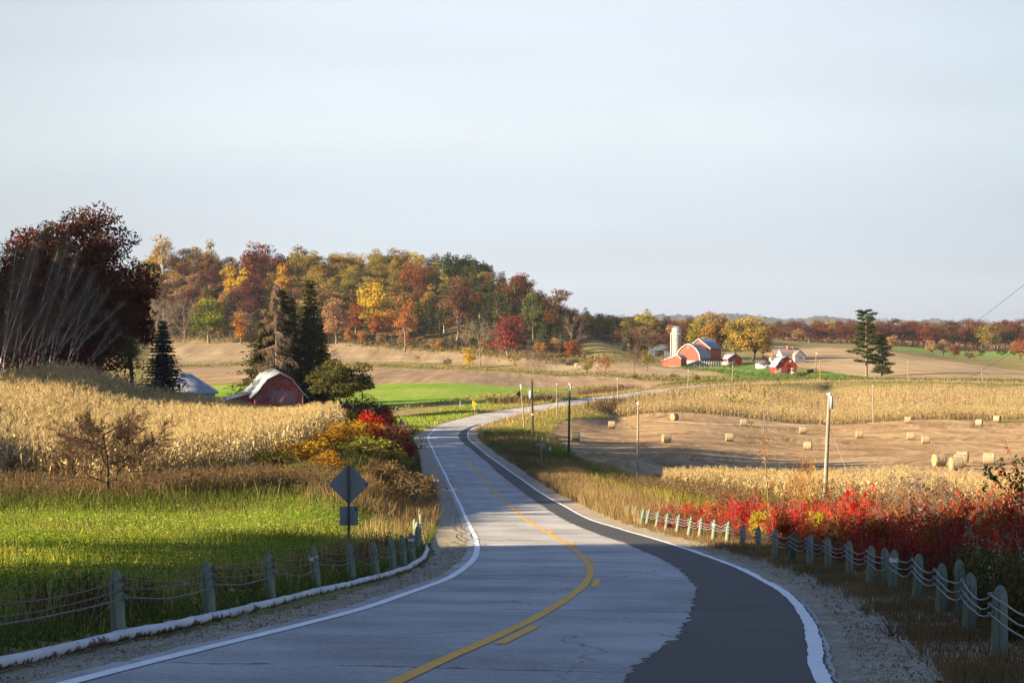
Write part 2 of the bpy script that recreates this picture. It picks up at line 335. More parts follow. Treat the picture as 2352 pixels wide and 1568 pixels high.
# ------------------------------------------------------------------ ground materials
def earth(name,stops,sc=.12,fine=6,stripe=None,fineamt=.45,bump=.4,warp=0.0):
    m,t=newmat(name); v=t.coord()
    f=t.noise(v,sc,4,.6); 
    g=t.noise(v,fine,5,.65)
    f=t.math('ADD',t.math('MULTIPLY',f,1-fineamt),t.math('MULTIPLY',g,fineamt))
    if stripe:
        ang,width,amt=stripe[:3]
        if warp:
            wv=t.new('TexNoise'); t.set(wv,'Vector',v); wv.inputs['Scale'].default_value=.02; wv.inputs['Detail'].default_value=1
            w2=t.new('VectorMath',operation='MULTIPLY_ADD'); t.set(w2,0,wv.outputs['Color']); w2.inputs[1].default_value=(warp,warp,0); t.set(w2,2,v); v=w2.outputs[0]
        sv=t.mapping(v,(1/width,1/(width*30),0),(0,0,ang))
        h=t.noise(sv,1.0,3,.6); h2=t.noise(t.mapping(v,(1/(width*5),1/(width*200),0),(0,0,ang)),1.0,3,.7)
        f=t.math('ADD',t.math('MULTIPLY',f,1-amt),t.math('MULTIPLY',t.math('ADD',h,h2),amt*.5))
    col=t.ramp(f,stops); t.bsdf(col,.95,0,t.bump(g,bump,.08),.1); return m
def sp(*cs,lo=.3,hi=.7):
    return [(lo+(hi-lo)*i/(len(cs)-1),c) for i,c in enumerate(cs)]
m_verge=earth('verge grass ground',sp((.06,.07,.018),(.13,.12,.03),(.26,.20,.075),(.20,.16,.06)),.09,5)
m_meadow=earth('meadow turf',sp((.06,.10,.012),(.11,.17,.02),(.17,.22,.03),(.2,.2,.05)),.10,7)
m_cornsoil=earth('corn soil',sp((.10,.07,.035),(.17,.12,.06)),.3,6)
m_wheat=earth('young wheat',sp((.085,.16,.010),(.13,.225,.014),(.18,.26,.025),(.26,.27,.08),lo=.38,hi=.62),.03,2.5,(radians(96),1.2,.35),.3)
m_plough=earth('chopped stubble',sp((.17,.11,.06),(.27,.185,.105),(.36,.265,.16),lo=.40,hi=.60),.05,2,(radians(94),2.2,.6),.25)
m_tan=earth('bean stubble',sp((.21,.145,.08),(.29,.21,.12),(.36,.275,.165),lo=.42,hi=.58),.03,1.1,(radians(94),1.8,.45),.35)
m_bale=earth('mown stubble',sp((.15,.092,.042),(.31,.20,.10),(.45,.315,.17),lo=.41,hi=.59),.08,3,(radians(62),.8,.62),.35,warp=60)
m_lawn=earth('lawn',sp((.05,.11,.012),(.09,.17,.02),(.14,.2,.03)),.1,5)
m_fartan=earth('pale stubble',sp((.23,.16,.085),(.31,.225,.125),(.37,.275,.16),lo=.42,hi=.58),.02,.9,(radians(80),3.,.5),.3)
m_fargreen=earth('far pasture',sp((.07,.15,.02),(.13,.22,.04),(.25,.22,.09)),.012,.3)
m_forest=earth('leaf litter',sp((.045,.03,.018),(.09,.06,.03),(.13,.10,.05)),.08,2)
m_hedge=earth('weedy bank',sp((.05,.06,.02),(.10,.085,.035),(.17,.125,.06)),.2,4)
# ------------------------------------------------------------------ regions of ground
REG={}
REG['meadow']=poly([(-250,1150),(0,1152),(560,1152),(860,1158),(900,1180),(955,1215),(935,1290),(800,1330),(600,1378),(250,1455),(-100,1500),(-300,1440)],14,130)
_cf=[at(x,y,60,220)[:2] for x,y in [(0,1103),(300,1112),(560,1088),(700,1050),(765,1005)]]
CORN_L=np.array([[-48,108]]+_cf+[[-15.2,182],[-17,200],[-24,208],[-36,206],[-52,203],[-66,190]])
REG['corn_field']=CORN_L
REG['green_field']=poly([(840,882),(1100,882),(1380,887),(1385,890),(1250,903),(1120,915),(1000,930),(880,942),(700,940),(300,930),(300,890),(560,882)],380,750)
REG['ploughed_field']=poly([(350,839),(600,835),(850,842),(1100,852),(1400,862),(1640,880),(1560,890),(1470,895),(1388,887),(1100,882),(840,882),(350,882)],560,1000)
REG['stubble_field']=poly([(340,783),(600,778),(760,785),(930,803),(1100,812),(1300,829),(1400,833),(1500,840),(1690,850),(1720,860),(1600,862),(1400,855),(1150,838),(900,830),(600,828),(340,829)],700,1150)
REG['bale_field']=poly([(1262,990),(1290,966),(1420,959),(1900,961),(2600,963),(2600,1125),(2352,1115),(1900,1098),(1520,1090),(1450,1095),(1380,1065),(1310,1030)],190,470)
CORN_R=np.vstack([poly([(1412,957),(1700,958),(2352,962),(2800,964)],380,470),[on(x,d)[:2] for x,d in [(2800,548),(2352,549),(1900,548),(1750,542),(1660,524),(1580,503),(1500,478),(1440,453)]]])
REG['corn_plot']=CORN_R
CORN_S=np.array([on(1522,195)[:2],on(1522,178)[:2],on(1900,160)[:2],on(2360,140)[:2],on(2600,150)[:2],on(2400,186)[:2],on(1900,194)[:2]])
REG['corn_strip']=CORN_S
REG['lawn']=poly([(1560,842),(1700,832),(1760,848),(1950,856),(2050,868),(1900,870),(1700,870),(1640,852)],600,950)
REG['pale_field']=poly([(1755,792),(2030,806),(2160,826),(2350,852),(2700,880),(2700,874),(2060,869),(1960,862),(1880,848),(1840,842),(1760,838)],630,1250)
REG['far_pasture']=np.array([on(2040,1240)[:2],on(2700,1180)[:2],on(2700,1420)[:2],on(2040,1420)[:2]])
REG['hill']=np.array([on(-400,1072)[:2],on(350,1068)[:2],on(700,1068)[:2],on(930,1010)[:2],on(1150,940)[:2],on(1310,905)[:2],on(1400,1150)[:2],on(1420,1500)[:2],(-900,1500)])
RM={'meadow':m_meadow,'corn_field':m_cornsoil,'green_field':m_wheat,'ploughed_field':m_plough,'stubble_field':m_tan,'bale_field':m_bale,'corn_plot':m_cornsoil,'corn_strip':m_cornsoil,'lawn':m_lawn,'pale_field':m_fartan,'far_pasture':m_fargreen,'hill':m_forest}
ys=[-60.,-30.,-12.,-4.,0.,2.,4.]; y=5.0
while y<7000: ys.append(y); y+=max(.14,.0078*y)
ys=np.array(ys); us=np.r_[np.linspace(-2.6,-.5,24,endpoint=False),np.linspace(-.5,-.29,24,endpoint=False),np.linspace(-.29,.29,420,endpoint=False),np.linspace(.29,.5,24,endpoint=False),np.linspace(.5,2.6,25)]
YY,UU=np.meshgrid(ys,us,indexing='ij'); XX=UU*(np.maximum(YY,0)+40)
ZZ=ground(XX,YY)
_ii=st(np.c_[XX.ravel(),YY.ravel()][:1])    # warm
def road_dist(X,Y):
    d=np.full(X.size,99.); m=np.nonzero((Y.ravel()<640)&(Y.ravel()>0)&(np.abs(X.ravel()-40)<260))[0]
    s=st(np.c_[X.ravel()[m],Y.ravel()[m]]); i=s[:,0].astype(int); w=np.where(s[:,1]<0,-s[:,1]+WL[i],s[:,1]-WR[i]); d[m]=w; return d.reshape(X.shape)
RD=road_dist(XX,YY)
gl=np.interp(I,[0,30,60,75,85,110,150,330,360,420,900],[.9,.9,1.0,1.6,1.9,1.5,2.2,2.0,1.2,.7,.6])
gr=np.interp(I,[0,30,60,110,330,900],[2.5,2.3,2.0,1.4,1.2,.7])
_gw=np.full(XX.size,.5); _mm=np.nonzero((RD.ravel()<6)&(YY.ravel()<640))[0]; _sm=st(np.c_[XX.ravel(),YY.ravel()][_mm]); _si=_sm[:,0].astype(int); _gw[_mm]=np.where(_sm[:,1]<0,gl[_si],gr[_si]); _gw=_gw.reshape(XX.shape)
ZZ=ZZ-.20*np.clip(1-(RD-_gw)/.45,0,1)
_g=rs(3)
ZZ=ZZ+np.where((RD>_gw+.6)&(YY<700),_g.randn(*ZZ.shape)*np.minimum(.03,.0006*YY+.008),0)
V=np.stack([XX,YY,ZZ],-1).reshape(-1,3)
nr,nc=YY.shape; a=np.arange(nr-1)[:,None]*nc+np.arange(nc-1)[None]
Q=np.stack([a,a+1,a+nc+1,a+nc],-1).reshape(-1,4)
FC=V[Q].mean(1)[:,:2]; reg=np.zeros(len(Q),int); names=['ground']+list(REG)
for k,nme in enumerate(names[1:],1): reg[inside(FC,REG[nme])]=k
def submesh(name,q,mat):
    u,inv=np.unique(q.ravel(),return_inverse=True); m=MB(); m.add(V[u],inv.reshape(-1,4)); return structure(m.obj(name,mat,None,True))
for k,nme in enumerate(names): submesh(nme,Q[reg==k],m_verge if k==0 else RM[nme])
# ------------------------------------------------------------------ road
def asphalt():
    m,t=newmat('worn asphalt'); v=t.coord()
    f=t.noise(v,.25,4,.6); g=t.noise(v,14,4,.7); fl=t.noise(v,70,2,.6)
    c=t.ramp(t.math('ADD',t.math('MULTIPLY',f,.45),t.math('ADD',t.math('MULTIPLY',g,.3),t.math('MULTIPLY',fl,.25))),sp((.19,.188,.186),(.345,.335,.32),(.48,.465,.435),lo=.40,hi=.60))
    lane=t.attr('tint'); wt_=t.math('SINE',t.math('MULTIPLY',lane,25.1)); c=t.mix(t.math('MULTIPLY',t.math('ADD',wt_,1.0),.07),c,(.17,.165,.16))
    sta=t.math('ADD',t.math('MULTIPLY',t.attr('station'),.083),t.math('MULTIPLY',t.noise(v,.8,5,.7),.11)); fr=t.math('ABSOLUTE',t.math('SUBTRACT',t.math('FRACT',sta),.5))
    tcr=t.math('MULTIPLY',t.math('LESS_THAN',fr,.0045),t.math('GREATER_THAN',t.noise(v,.35,2),.43)); c=t.mix(t.math('MULTIPLY',tcr,.8),c,(.07,.065,.06))
    wv=t.new('TexNoise'); t.set(wv,'Vector',v); wv.inputs['Scale'].default_value=.9; wv.inputs['Detail'].default_value=4
    w2=t.new('VectorMath',operation='MULTIPLY_ADD'); t.set(w2,0,wv.outputs['Color']); w2.inputs[1].default_value=(1.3,1.3,0); t.set(w2,2,v)
    vo=t.new('TexVoronoi',feature='DISTANCE_TO_EDGE'); t.set(vo,'Vector',t.mapping(w2.outputs[0],(1,.55,1))); vo.inputs['Scale'].default_value=.16
    cr=t.ramp(vo.outputs['Distance'],[(0.0,0.),(.0015,.25),(.004,1.)])
    keep=t.ramp(t.noise(v,.11,3,.6),[(.44,0.),(.56,1.)])
    cr=t.math('MAXIMUM',cr,keep)
    c=t.mix(cr,(.075,.072,.07),c)
    t.bsdf(c,.85,0,t.bump(fl,.35,.01),.35); return m
def patchmat():
    m,t=newmat('fresh asphalt'); v=t.coord(); f=t.noise(v,.4,4,.6); g=t.noise(v,40,4,.7)
    c=t.ramp(t.math('ADD',t.math('MULTIPLY',f,.5),t.math('MULTIPLY',g,.5)),sp((.022,.022,.023),(.038,.038,.039),(.062,.062,.063)))
    t.bsdf(c,.8,0,t.bump(g,.4,.01),.35); return m
def worn(name,c,under,amt=.42,sc=9):
    m,t=newmat(name); v=t.coord(); f=t.noise(v,sc,6,.75); g=t.noise(v,.7,2,.5)
    k=t.ramp(t.math('ADD',f,t.math('MULTIPLY',g,.25)),[(amt,0.),(amt+.07,1.)])
    col=t.mix(k,under,t.ramp(t.noise(v,4,3),[(.3,tuple(x*.85 for x in c)),(.7,c)])); t.bsdf(col,.7,0,None,.3); return m
m_asph=asphalt(); m_patch=patchmat()
m_white=worn('white road paint',(.78,.78,.76),(.25,.24,.23),.40); m_yellow=worn('yellow road paint',(.74,.36,.015),(.3,.24,.1),.36)
m_gravel=earth('limestone gravel',sp((.17,.14,.095),(.36,.305,.215),(.55,.48,.37),lo=.38,hi=.62),1.0,16,None,.75,.8)
def strip(i0,i1,o0,o1,dz,step=.5,across=2,jag0=0,jag1=0,seed=1,cx=0.0):
    """a ribbon along the road between offsets o0(i) and o1(i)"""
    n=max(2,int((i1-i0)/step)); i=np.linspace(i0,i1,n); g=rs(seed)
    a=np.interp(i,I,o0) if not np.isscalar(o0) else np.full(n,o0); b=np.interp(i,I,o1) if not np.isscalar(o1) else np.full(n,o1)
    nz=lambda k:(smooth(g.randn(n,1),5)[:,0]*1.2+g.randn(n)*.5)*k
    a=a+nz(jag0); b=b+nz(jag1)
    rows=[]
    for k in range(across):
        f=k/(across-1); rows.append(rp(i,a*(1-f)+b*f,dz-cx*abs(2*f-1)**2))
    v=np.stack(rows,1).reshape(-1,3); m=MB(); r=np.arange(n-1)[:,None]*across+np.arange(across-1)[None]
    m.add(v,np.stack([r,r+1,r+across+1,r+across],-1).reshape(-1,4),r=np.tile(np.linspace(.001,1,across),n)); m.sta=np.repeat(i,across); return m
NI=len(CEN)-1
_rm=strip(0,NI,WL-.35,WR+.17,.0,.5,5,.05,.03,2); _me=_rm.mesh('road'); _me.attributes.new('station','FLOAT','POINT').data.foreach_set('value',_rm.sta.astype(np.float32)); road=structure(link('road',_me,m_asph))
wf=np.clip(1-(I-250)/60,.35,1)    # paint wears away further on
def pxst(pts): return st(back(pts))
pt=pxst([(1434,1568),(1461.8,1523),(1507.5,1492.7),(1553,1462),(1574,1434.9),(1586.6,1404.4),(1592,1380),(1604,1352),(1590,1334.4),(1574.4,1319.2),(1538,1291.8),(1483,1267.5),(1437.5,1247.7),(1391.8,1232.5),(1331,1209.7),(1285,1186.9),(1194,1124.5),(1142,1084),(1117.6,1059.6),(1093,1040),(1068.8,1020.6),(1054,1003.5),(1055.4,993.7),(1068.8,983.9),(1095.6,974)])
o=pt[:,0].argsort(); PE=np.interp(I,pt[o,0],pt[o,1]); i1=pt[:,0].max()
structure(strip(0,i1,PE,WR+.12,.006,.09,4,.055,.02,5).obj('asphalt_patch',m_patch,road))
i_end=st(back([(1250,929)]))[0,0]
structure(strip(0,NI,WL-.095,WL+.095,.011,.5,2,.006,.006,6).obj('edge_line',m_white,road))
structure(strip(0,NI,WR-.085,WR+.09,.012,.35,2,.012,.02,7).obj('edge_line',m_white,road))
yt=pxst(Y_PX); o=yt[:,0].argsort(); YO=np.interp(I,np.r_[yt[o,0],400.],np.r_[yt[o,1],0.0]); YO=smooth(YO[:,None],9)[:,0]
structure(strip(0,yt[:,0].max(),YO-.085,YO+.085,.010,.4,2,.006,.006,8).obj('centre_line',m_yellow,road))
dash=[(1180,1455),(1378,1337),(1364,1285),(1318,1250),(1268,1221.5),(1226,1198),(1193,1173),(1165,1150),(1145,1131),(1128,1111.6),(1113,1094.5),(1097,1080.6),(1085,1068.2),(1076,1057.4)]
di=[st(back([p]))[0,0] for p in dash]; last=di[-1]
di+= [last+15.2*k for k in range(1,40) if last+15.2*k<NI-5]
for k,i in enumerate(di):
    off=YO+.23 if k<14 else YO+.1
    structure(strip(max(0,i-1.9),i+1.9,off-.075,off+.075,.010,.4,2,.005,.005,20+k).obj('centre_dash',m_yellow,road))
# gravel shoulders
for nm,a,b,sd_ in (('gravel_shoulder',WL-.3-gl,WL-.25,11),('gravel_shoulder',WR+.08,WR+.3+gr,12)):
    structure(strip(0,NI,a,b,-.02,.3,6,.10 if sd_==11 else .02,.02 if sd_==11 else .12,sd_,cx=.0).obj(nm,m_gravel))
# ------------------------------------------------------------------ plant generators
def unit(g,n):
    v=g.randn(n,3); return v/np.linalg.norm(v,axis=1)[:,None]
def leafcards(m,g,c,nrm,size,r=None,aspect=.75,wild=.9):
    """leaf clumps with centres c, facing roughly nrm"""
    n=len(c); nn=nrm+unit(g,n)*wild; nn/=np.linalg.norm(nn,axis=1)[:,None]+1e-9
    t=np.cross(nn,unit(g,n)); t/=np.linalg.norm(t,axis=1)[:,None]+1e-9; b=np.cross(nn,t)
    s=np.asarray(size)*(.6+.8*g.rand(n)); m.cards(c,t*s[:,None],b*(s*aspect)[:,None],g.rand(n)*.98+.01 if r is None else r)
def blobs(g,nb,R,zc,bl=(.3,.46),top=0.0,hole=0.0):
    """clump centres spread through an ovoid crown"""
    c=unit(g,nb*4); c*=(g.rand(len(c))**.45)[:,None]; c=c[c[:,2]>-.85][:nb]
    c[:,2]+=top*np.abs(c[:,2])*0; br=(bl[0]+(bl[1]-bl[0])*g.rand(len(c)))*min(R[0],R[2])
    sh=1-.35*np.clip(-c[:,2],0,1)*0
    return c*np.array(R)*.80+np.array([0,0,zc]),br
def crown_mesh(m,g,c,br,nl,leaf,inner=.25,squash=.85,wild=.9):
    w=br**2; k=g.choice(len(c),nl,p=w/w.sum()); u=unit(g,nl); u[:,2]=np.where(u[:,2]<-.2,u[:,2]*.5,u[:,2])
    rad=br[k]*np.where(g.rand(nl)<inner,.35+.5*g.rand(nl),.82+.3*g.rand(nl))
    p=c[k]+u*rad[:,None]*np.array([1,1,squash]); leafcards(m,g,p,u,leaf,wild=wild)
def limbs(m,g,H,r0,targets,zfork,n=6,kink=.06,rt=.12):
    """tapered trunk and limbs that reach the clumps"""
    zt=max(zfork,targets[:,2].max()*.86); k=7; z=np.linspace(0,zt,k); off=np.cumsum(g.randn(k,2)*H*kink*.25,0); off-=off[0]
    path=np.c_[off,z]; rad=r0*np.linspace(1,rt,k); rad[0]*=1.35; m.tube(path,rad,n)
    for t in targets:
        zb=zfork+(max(zfork,min(t[2]*.8,zt*.9))-zfork)*g.rand(); f=zb/zt; b=np.array([np.interp(zb,z,path[:,0]),np.interp(zb,z,path[:,1]),zb])
        rb=r0*np.interp(f,[0,1],[.55,.16]); mid=(b+t)/2+g.randn(3)*.06*np.linalg.norm(t-b); mid[2]+=.04*H*g.rand()
        m.tube([b,mid,t],[rb,rb*.6,rb*.18],4,False)
def deciduous(seed,H=20,R=(6,6,7.5),zc=12,nb=20,nl=1500,leaf=.42,bl=(.3,.46),r0=.38,zf=.25,inner=.25,nlimb=9):
    g=rs(seed); c,br=blobs(g,nb,R,zc,bl); a=MB(); crown_mesh(a,g,c,br,nl,leaf,inner)
    b=MB(); limbs(b,g,H,r0,c[:nlimb],H*zf); return a.mesh('crown'),b.mesh('trunk',True),H,2*R[0]
def conifer(seed,H=20,R=4.2,tiers=26,per=7,cards=5,leaf=.42,z0=.08,droop=.25,pw=1.0,ragged=.25,r0=.28,gap=0.0,bush=2):
    g=rs(seed); a=MB(); C=[];N=[];SZ=[]; b=MB(); b.tube([(0,0,0),(0,0,H*.5),(0,0,H*.98)],[r0,r0*.55,.03],6)
    p0=[];p1=[]
    for i in range(tiers):
        f=(i+.5*g.rand())/tiers; z=H*(z0+(1-z0)*f); L=R*((1-f)**pw+.04); a0=g.rand()*6.28
        if g.rand()<gap: continue
        for k in range(per):
            th=a0+k*2*pi/per+g.randn()*.25; l=L*(1-ragged*g.rand()); d=np.array([cos(th),sin(th),0])
            n=max(2,int(cards*(.4+.6*l/R)+.5)); s=(np.arange(n)+.6+.3*g.rand(n))/n
            P=np.outer(s*l,d); P[:,2]=z-droop*l*s+.12*l*s**2*(2*droop); P=np.repeat(P,bush,0); s=np.repeat(s,bush); n=len(P); P+=g.randn(n,3)*np.array([1,1,.35])*(leaf*.3+.09*l)
            C.append(P); N.append(np.tile(d*.35+np.array([0,0,1]),(n,1))); SZ.append(np.full(n,leaf)*(.75+.5*(1-s)))
            p0.append((0,0,z)); p1.append(P[-1])
    leafcards(a,g,np.vstack(C),np.vstack(N),np.concatenate(SZ),wild=.75,aspect=.6)
    b.sticks(p0,p1,.05,.012,3); return a.mesh('crown'),b.mesh('trunk',True),H,2*R
def branching(seed,H,levels=5,k0=7,kk=4,spread=.75,up=.35,ratio=.62,r0=.2,trunk=.3,lean=(0,0),twig=.008,wig=.12):
    """bare branches: returns segment ends, radii, level"""
    g=rs(seed); P0=[];P1=[];R0=[];R1=[]; T=np.array([lean[0]*H,lean[1]*H,H*.85])
    n=6; z=np.linspace(0,1,n); path=z[:,None]*T+np.cumsum(g.randn(n,3)*.015*H,0)*z[:,None]
    for i in range(n-1): P0.append(path[i]);P1.append(path[i+1]);R0.append(r0*(1-z[i]*.85));R1.append(r0*(1-z[i+1]*.85))
    f=trunk+(1-trunk)*(np.arange(k0)+g.rand(k0))/k0
    base=np.stack([np.interp(f,z,path[:,j]) for j in range(3)],1); th=np.arange(k0)*2.4+g.rand(k0)
    d=np.stack([np.cos(th)*spread,np.sin(th)*spread,np.full(k0,up)+.2*g.rand(k0)],1); d/=np.linalg.norm(d,axis=1)[:,None]
    L=H*.42*(1.1-.65*(f-trunk)/(1-trunk))*(.8+.4*g.rand(k0)); rad=np.full(k0,r0*.42)
    cur=[(base,d,L,rad)]; TW=None
    for lv in range(levels):
        base,d,L,rad=cur[0]; n=len(base)
        m1=base+d*(L*.5)[:,None]+unit(g,n)*(L*wig*.5)[:,None]; d2=d+np.array([0,0,.15])+unit(g,n)*wig; e=m1+d2/np.linalg.norm(d2,axis=1)[:,None]*(L*.5)[:,None]
        P0+=list(base);P1+=list(m1);R0+=list(rad);R1+=list(rad*.75);P0+=list(m1);P1+=list(e);R0+=list(rad*.75);R1+=list(np.maximum(rad*.4,twig*.6)); TW=e
        if lv==levels-1: break
        nb=kk; ff=.3+.7*(np.tile(np.arange(nb),n)+g.rand(n*nb))/nb; ix=np.repeat(np.arange(n),nb)
        b=np.where(ff[:,None]<.5,base[ix]+(m1-base)[ix]*(ff*2)[:,None],m1[ix]+(e-m1)[ix]*((ff-.5)*2)[:,None])
        nd=d[ix]+unit(g,n*nb)*.75+np.array([0,0,up*.3]); nd/=np.linalg.norm(nd,axis=1)[:,None]
        cur=[(b,nd,L[ix]*ratio*(.7+.5*g.rand(n*nb)),np.maximum(rad[ix]*.5,twig))]
    return np.array(P0),np.array(P1),np.array(R0),np.array(R1),TW
def bare(seed,H=15,**k):
    kept=k.pop('leaves',0); leaf=k.pop('leaf',.2)
    p0,p1,a,b,tw=branching(seed,H,**k); w=2*np.percentile(np.abs(p1[:,0]),94)
    m=MB(); big=a>.3*k.get('r0',.2); m.sticks(p0[big],p1[big],a[big],b[big],5); m2=MB(); m2.sticks(p0[~big],p1[~big],a[~big],b[~big],3,r=.5)
    if kept:
        g=rs(seed+5); c=tw[g.choice(len(tw),kept)]+g.randn(kept,3)*leaf; leafcards(m2,g,c,unit(g,kept),leaf)
    return m2.mesh('crown'),m.mesh('trunk',True),np.percentile(p1[:,2],99.5),w
def plant(name,proto,mc,mt,label,cat,x,y=None,z=None,h=None,w=None,rz=0,group=None,parts=('crown','trunk')):
    """a tree: an Empty at its foot with a crown and a trunk"""
    cm,tm,H,Wd=proto; z=G(x,y) if z is None else z
    sz=(h/H) if h else 1.0; sx=(w/Wd) if w else sz
    o=thing(name,label,cat,(x,y,z-.1),rz,group,(sx,sx,sz)); 
    if cm is not None: link(parts[0],cm,mc,o)
    if tm is not None: link(parts[1],tm,mt,o)
    return o
# ------------------------------------------------------------------ leaf colours
LM={}
def lm(k,*a,**kw): LM[k]=leafmat(k,*a,**kw)
lm('gold',(.34,.19,.035),(.42,.26,.05),(.24,.16,.04))
lm('yellow',(.52,.30,.015),(.60,.38,.03),(.36,.24,.03))
lm('olive gold',(.24,.17,.035),(.34,.235,.05),(.17,.14,.03))
lm('rust brown',(.135,.062,.028),(.20,.095,.038),(.09,.05,.025))
lm('maroon',(.105,.030,.026),(.16,.045,.034),(.07,.028,.026))
lm('scarlet brown',(.17,.038,.02),(.25,.065,.03),(.11,.03,.02))
lm('crimson',(.25,.058,.045),(.33,.09,.065),(.15,.04,.03))
lm('orange',(.36,.13,.028),(.44,.20,.04),(.26,.10,.03))
lm('tan',(.33,.20,.10),(.42,.28,.15),(.24,.14,.07))
lm('dark green',(.030,.050,.018),(.055,.075,.024),(.040,.045,.015))
lm('pine green',(.035,.062,.018),(.065,.095,.026),(.05,.06,.02))
lm('olive green',(.085,.095,.025),(.13,.13,.035),(.06,.075,.02))
lm('yellow green',(.20,.24,.02),(.38,.34,.03),(.10,.16,.02),split=.48)
lm('grey twig',(.20,.15,.11),(.25,.19,.14))
lm('brown twig',(.15,.10,.07),(.20,.14,.095))
lm('oak red',(.10,.026,.022),(.16,.042,.032),(.075,.036,.022),nsc=.12)
lm('spruce',(.042,.058,.018),(.08,.095,.026),(.07,.06,.02),nsc=.3)
lm('blue spruce',(.020,.042,.042),(.035,.062,.058),nsc=.3)
lm('larch',(.085,.075,.02),(.13,.105,.03),(.06,.06,.02),nsc=.3)
lm('white pine',(.032,.060,.015),(.06,.095,.022),(.045,.05,.015),nsc=.2)
lm('red weed',(.16,.04,.03),(.25,.07,.035),(.12,.07,.03))
lm('brown weed',(.17,.11,.06),(.25,.17,.09),(.12,.09,.04))
lm('green weed',(.06,.10,.02),(.12,.17,.03),(.09,.09,.03))
lm('dry grass',(.33,.24,.10),(.45,.34,.15),(.22,.17,.07),nsc=.6)
lm('red grass',(.21,.12,.055),(.30,.18,.08),(.16,.11,.05),nsc=.6)
lm('meadow grass',(.10,.17,.016),(.215,.295,.03),(.29,.29,.06),nsc=.35,split=.56)
lm('wheat grass',(.10,.21,.012),(.19,.33,.025))
lm('corn leaf',(.34,.235,.115),(.56,.42,.23),(.27,.18,.085),nsc=.3,trans=.2,split=.62)
lm('field corn leaf',(.36,.265,.14),(.50,.385,.215),(.33,.235,.12),nsc=.05,trans=.15)
lm('sumac red',(.46,.009,.014),(.54,.017,.015),(.40,.035,.015),nsc=.9)
lm('sumac crimson',(.30,.010,.022),(.42,.018,.022),(.20,.03,.02),nsc=.9)
lm('bramble',(.26,.03,.02),(.40,.07,.025),(.17,.10,.03),nsc=1.2)
lm('vine yellow',(.42,.34,.02),(.55,.50,.04),(.22,.22,.03),nsc=1.2)
lm('shrub gold',(.42,.25,.02),(.58,.37,.03),(.26,.13,.03),nsc=.6)
lm('shrub green',(.10,.13,.02),(.19,.20,.03),(.28,.22,.05),nsc=.6)
lm('fluff',(.40,.36,.30),(.52,.47,.40))
m_bark=bark('grey bark',(.17,.135,.105)); m_pale=bark('pale bark',(.45,.38,.30)); m_dark=bark('dark bark',(.06,.045,.035))
m_birch=plain('birch bark',(.62,.60,.57),.8,.3,3,.2,stretch=(1,1,3))
# ------------------------------------------------------------------ stock of trees
DEC=[deciduous(100+i,20,(5.6+.8*(i%3),)*2+(9.3,),10.0,30+2*i,4000,.35,(.27,.42),zf=.10) for i in range(5)]
DEC=[(a,b,18.7,d) for a,b,c,d in DEC]
TALL=[deciduous(120+i,20,(3.5,3.5,9.4),10.0,26,2300,.36,(.42,.7),zf=.15) for i in range(3)]
THIN=[deciduous(130+i,20,(4.4,4.4,7),12.4,20,900,.38,(.28,.45),zf=.3,nlimb=12) for i in range(2)]
CON=[conifer(140+i,20,3.6,20,7,4,.55,z0=.06) for i in range(3)]
PIN=[deciduous(150+i,20,(4.6,4.6,8.5),11,22,1500,.46,(.34,.48),zf=.3) for i in range(2)]
BAR=[bare(160+i,15,levels=4,k0=10,kk=4,spread=.7,up=.5,r0=.28,trunk=.22,twig=.035) for i in range(3)]
# ------------------------------------------------------------------ the wooded hill
used=[]
def hero(kind,pal,x,yt,d,w,name,label,rz=0,bk=None,cat='tree',group='trees of the wooded hill'):
    X=(x-CX)/F*d; z=G(X,d); h=(HY-yt)/F*d-z
    used.append((X,d,w/F*d*.5)); return plant(name,kind,LM[pal],bk or m_bark,label,cat,X,d,z,h,w/F*d,rz,group)
hero(DEC[0],'yellow',862,640,1052,90,'ash_tree','bright yellow ash with bare stems below, tallest yellow tree at the hill foot',.4,m_pale)
hero(DEC[3],'orange',865,716,1040,42,'maple_tree','orange bush-like maple under the bright yellow ash at the hill foot',1.4)
hero(DEC[1],'tan',773,676,1042,84,'oak_tree','broad tan oak at the hill foot behind the dark spruces',.9)
hero(THIN[0],'orange',929,668,985,52,'walnut_tree','thin orange-brown tree with a long bare trunk beside the yellow ash',.2)
hero(DEC[2],'rust brown',1050,628,1010,94,'oak_tree','big orange-brown oak on the slope above the crimson maple',2.0)
hero(DEC[4],'crimson',1168,709,905,92,'maple_tree','round crimson maple standing alone at the foot of the wooded hill',1.1)
hero(BAR[0],'grey twig',1103,733,860,70,'bare_tree','bare multi-stemmed tree in the field edge beside the crimson maple',.3,m_bark)
hero(TALL[0],'yellow',1077,786,855,30,'sapling_tree','small orange-yellow tree leaning against the bare field-edge tree',.6)
hero(BAR[1],'brown twig',1227,790,815,52,'bare_tree','fan-shaped leafless bush tree in the field hedge below the crimson maple',.9)
hero(BAR[2],'grey twig',1313,724,890,62,'bare_tree','grey leafless tree at the eastern end of the wooded hill',.1)
hero(DEC[0],'orange',1311,775,880,40,'maple_tree','ochre shrubby maple below the grey leafless tree at the hill end',.7)
hero(THIN[1],'rust brown',1284,648,1060,72,'elm_tree','reddish half-bare elm standing against the sky at the hill end',.5,m_dark)
hero(DEC[1],'scarlet brown',1200,620,1170,64,'oak_tree','red-brown oak on the skyline beside the reddish half-bare elm',.5)
hero(DEC[2],'scarlet brown',949,590,1150,68,'oak_tree','orange-red oak high on the slope between gold aspens and dark pines',.9)
hero(TALL[1],'gold',986,640,1060,30,'aspen_tree','narrow golden aspen spire standing between two dark cedars',.3)
hero(DEC[3],'olive green',1225,665,985,60,'pine_tree','olive-green pine behind the crimson maple',.3)
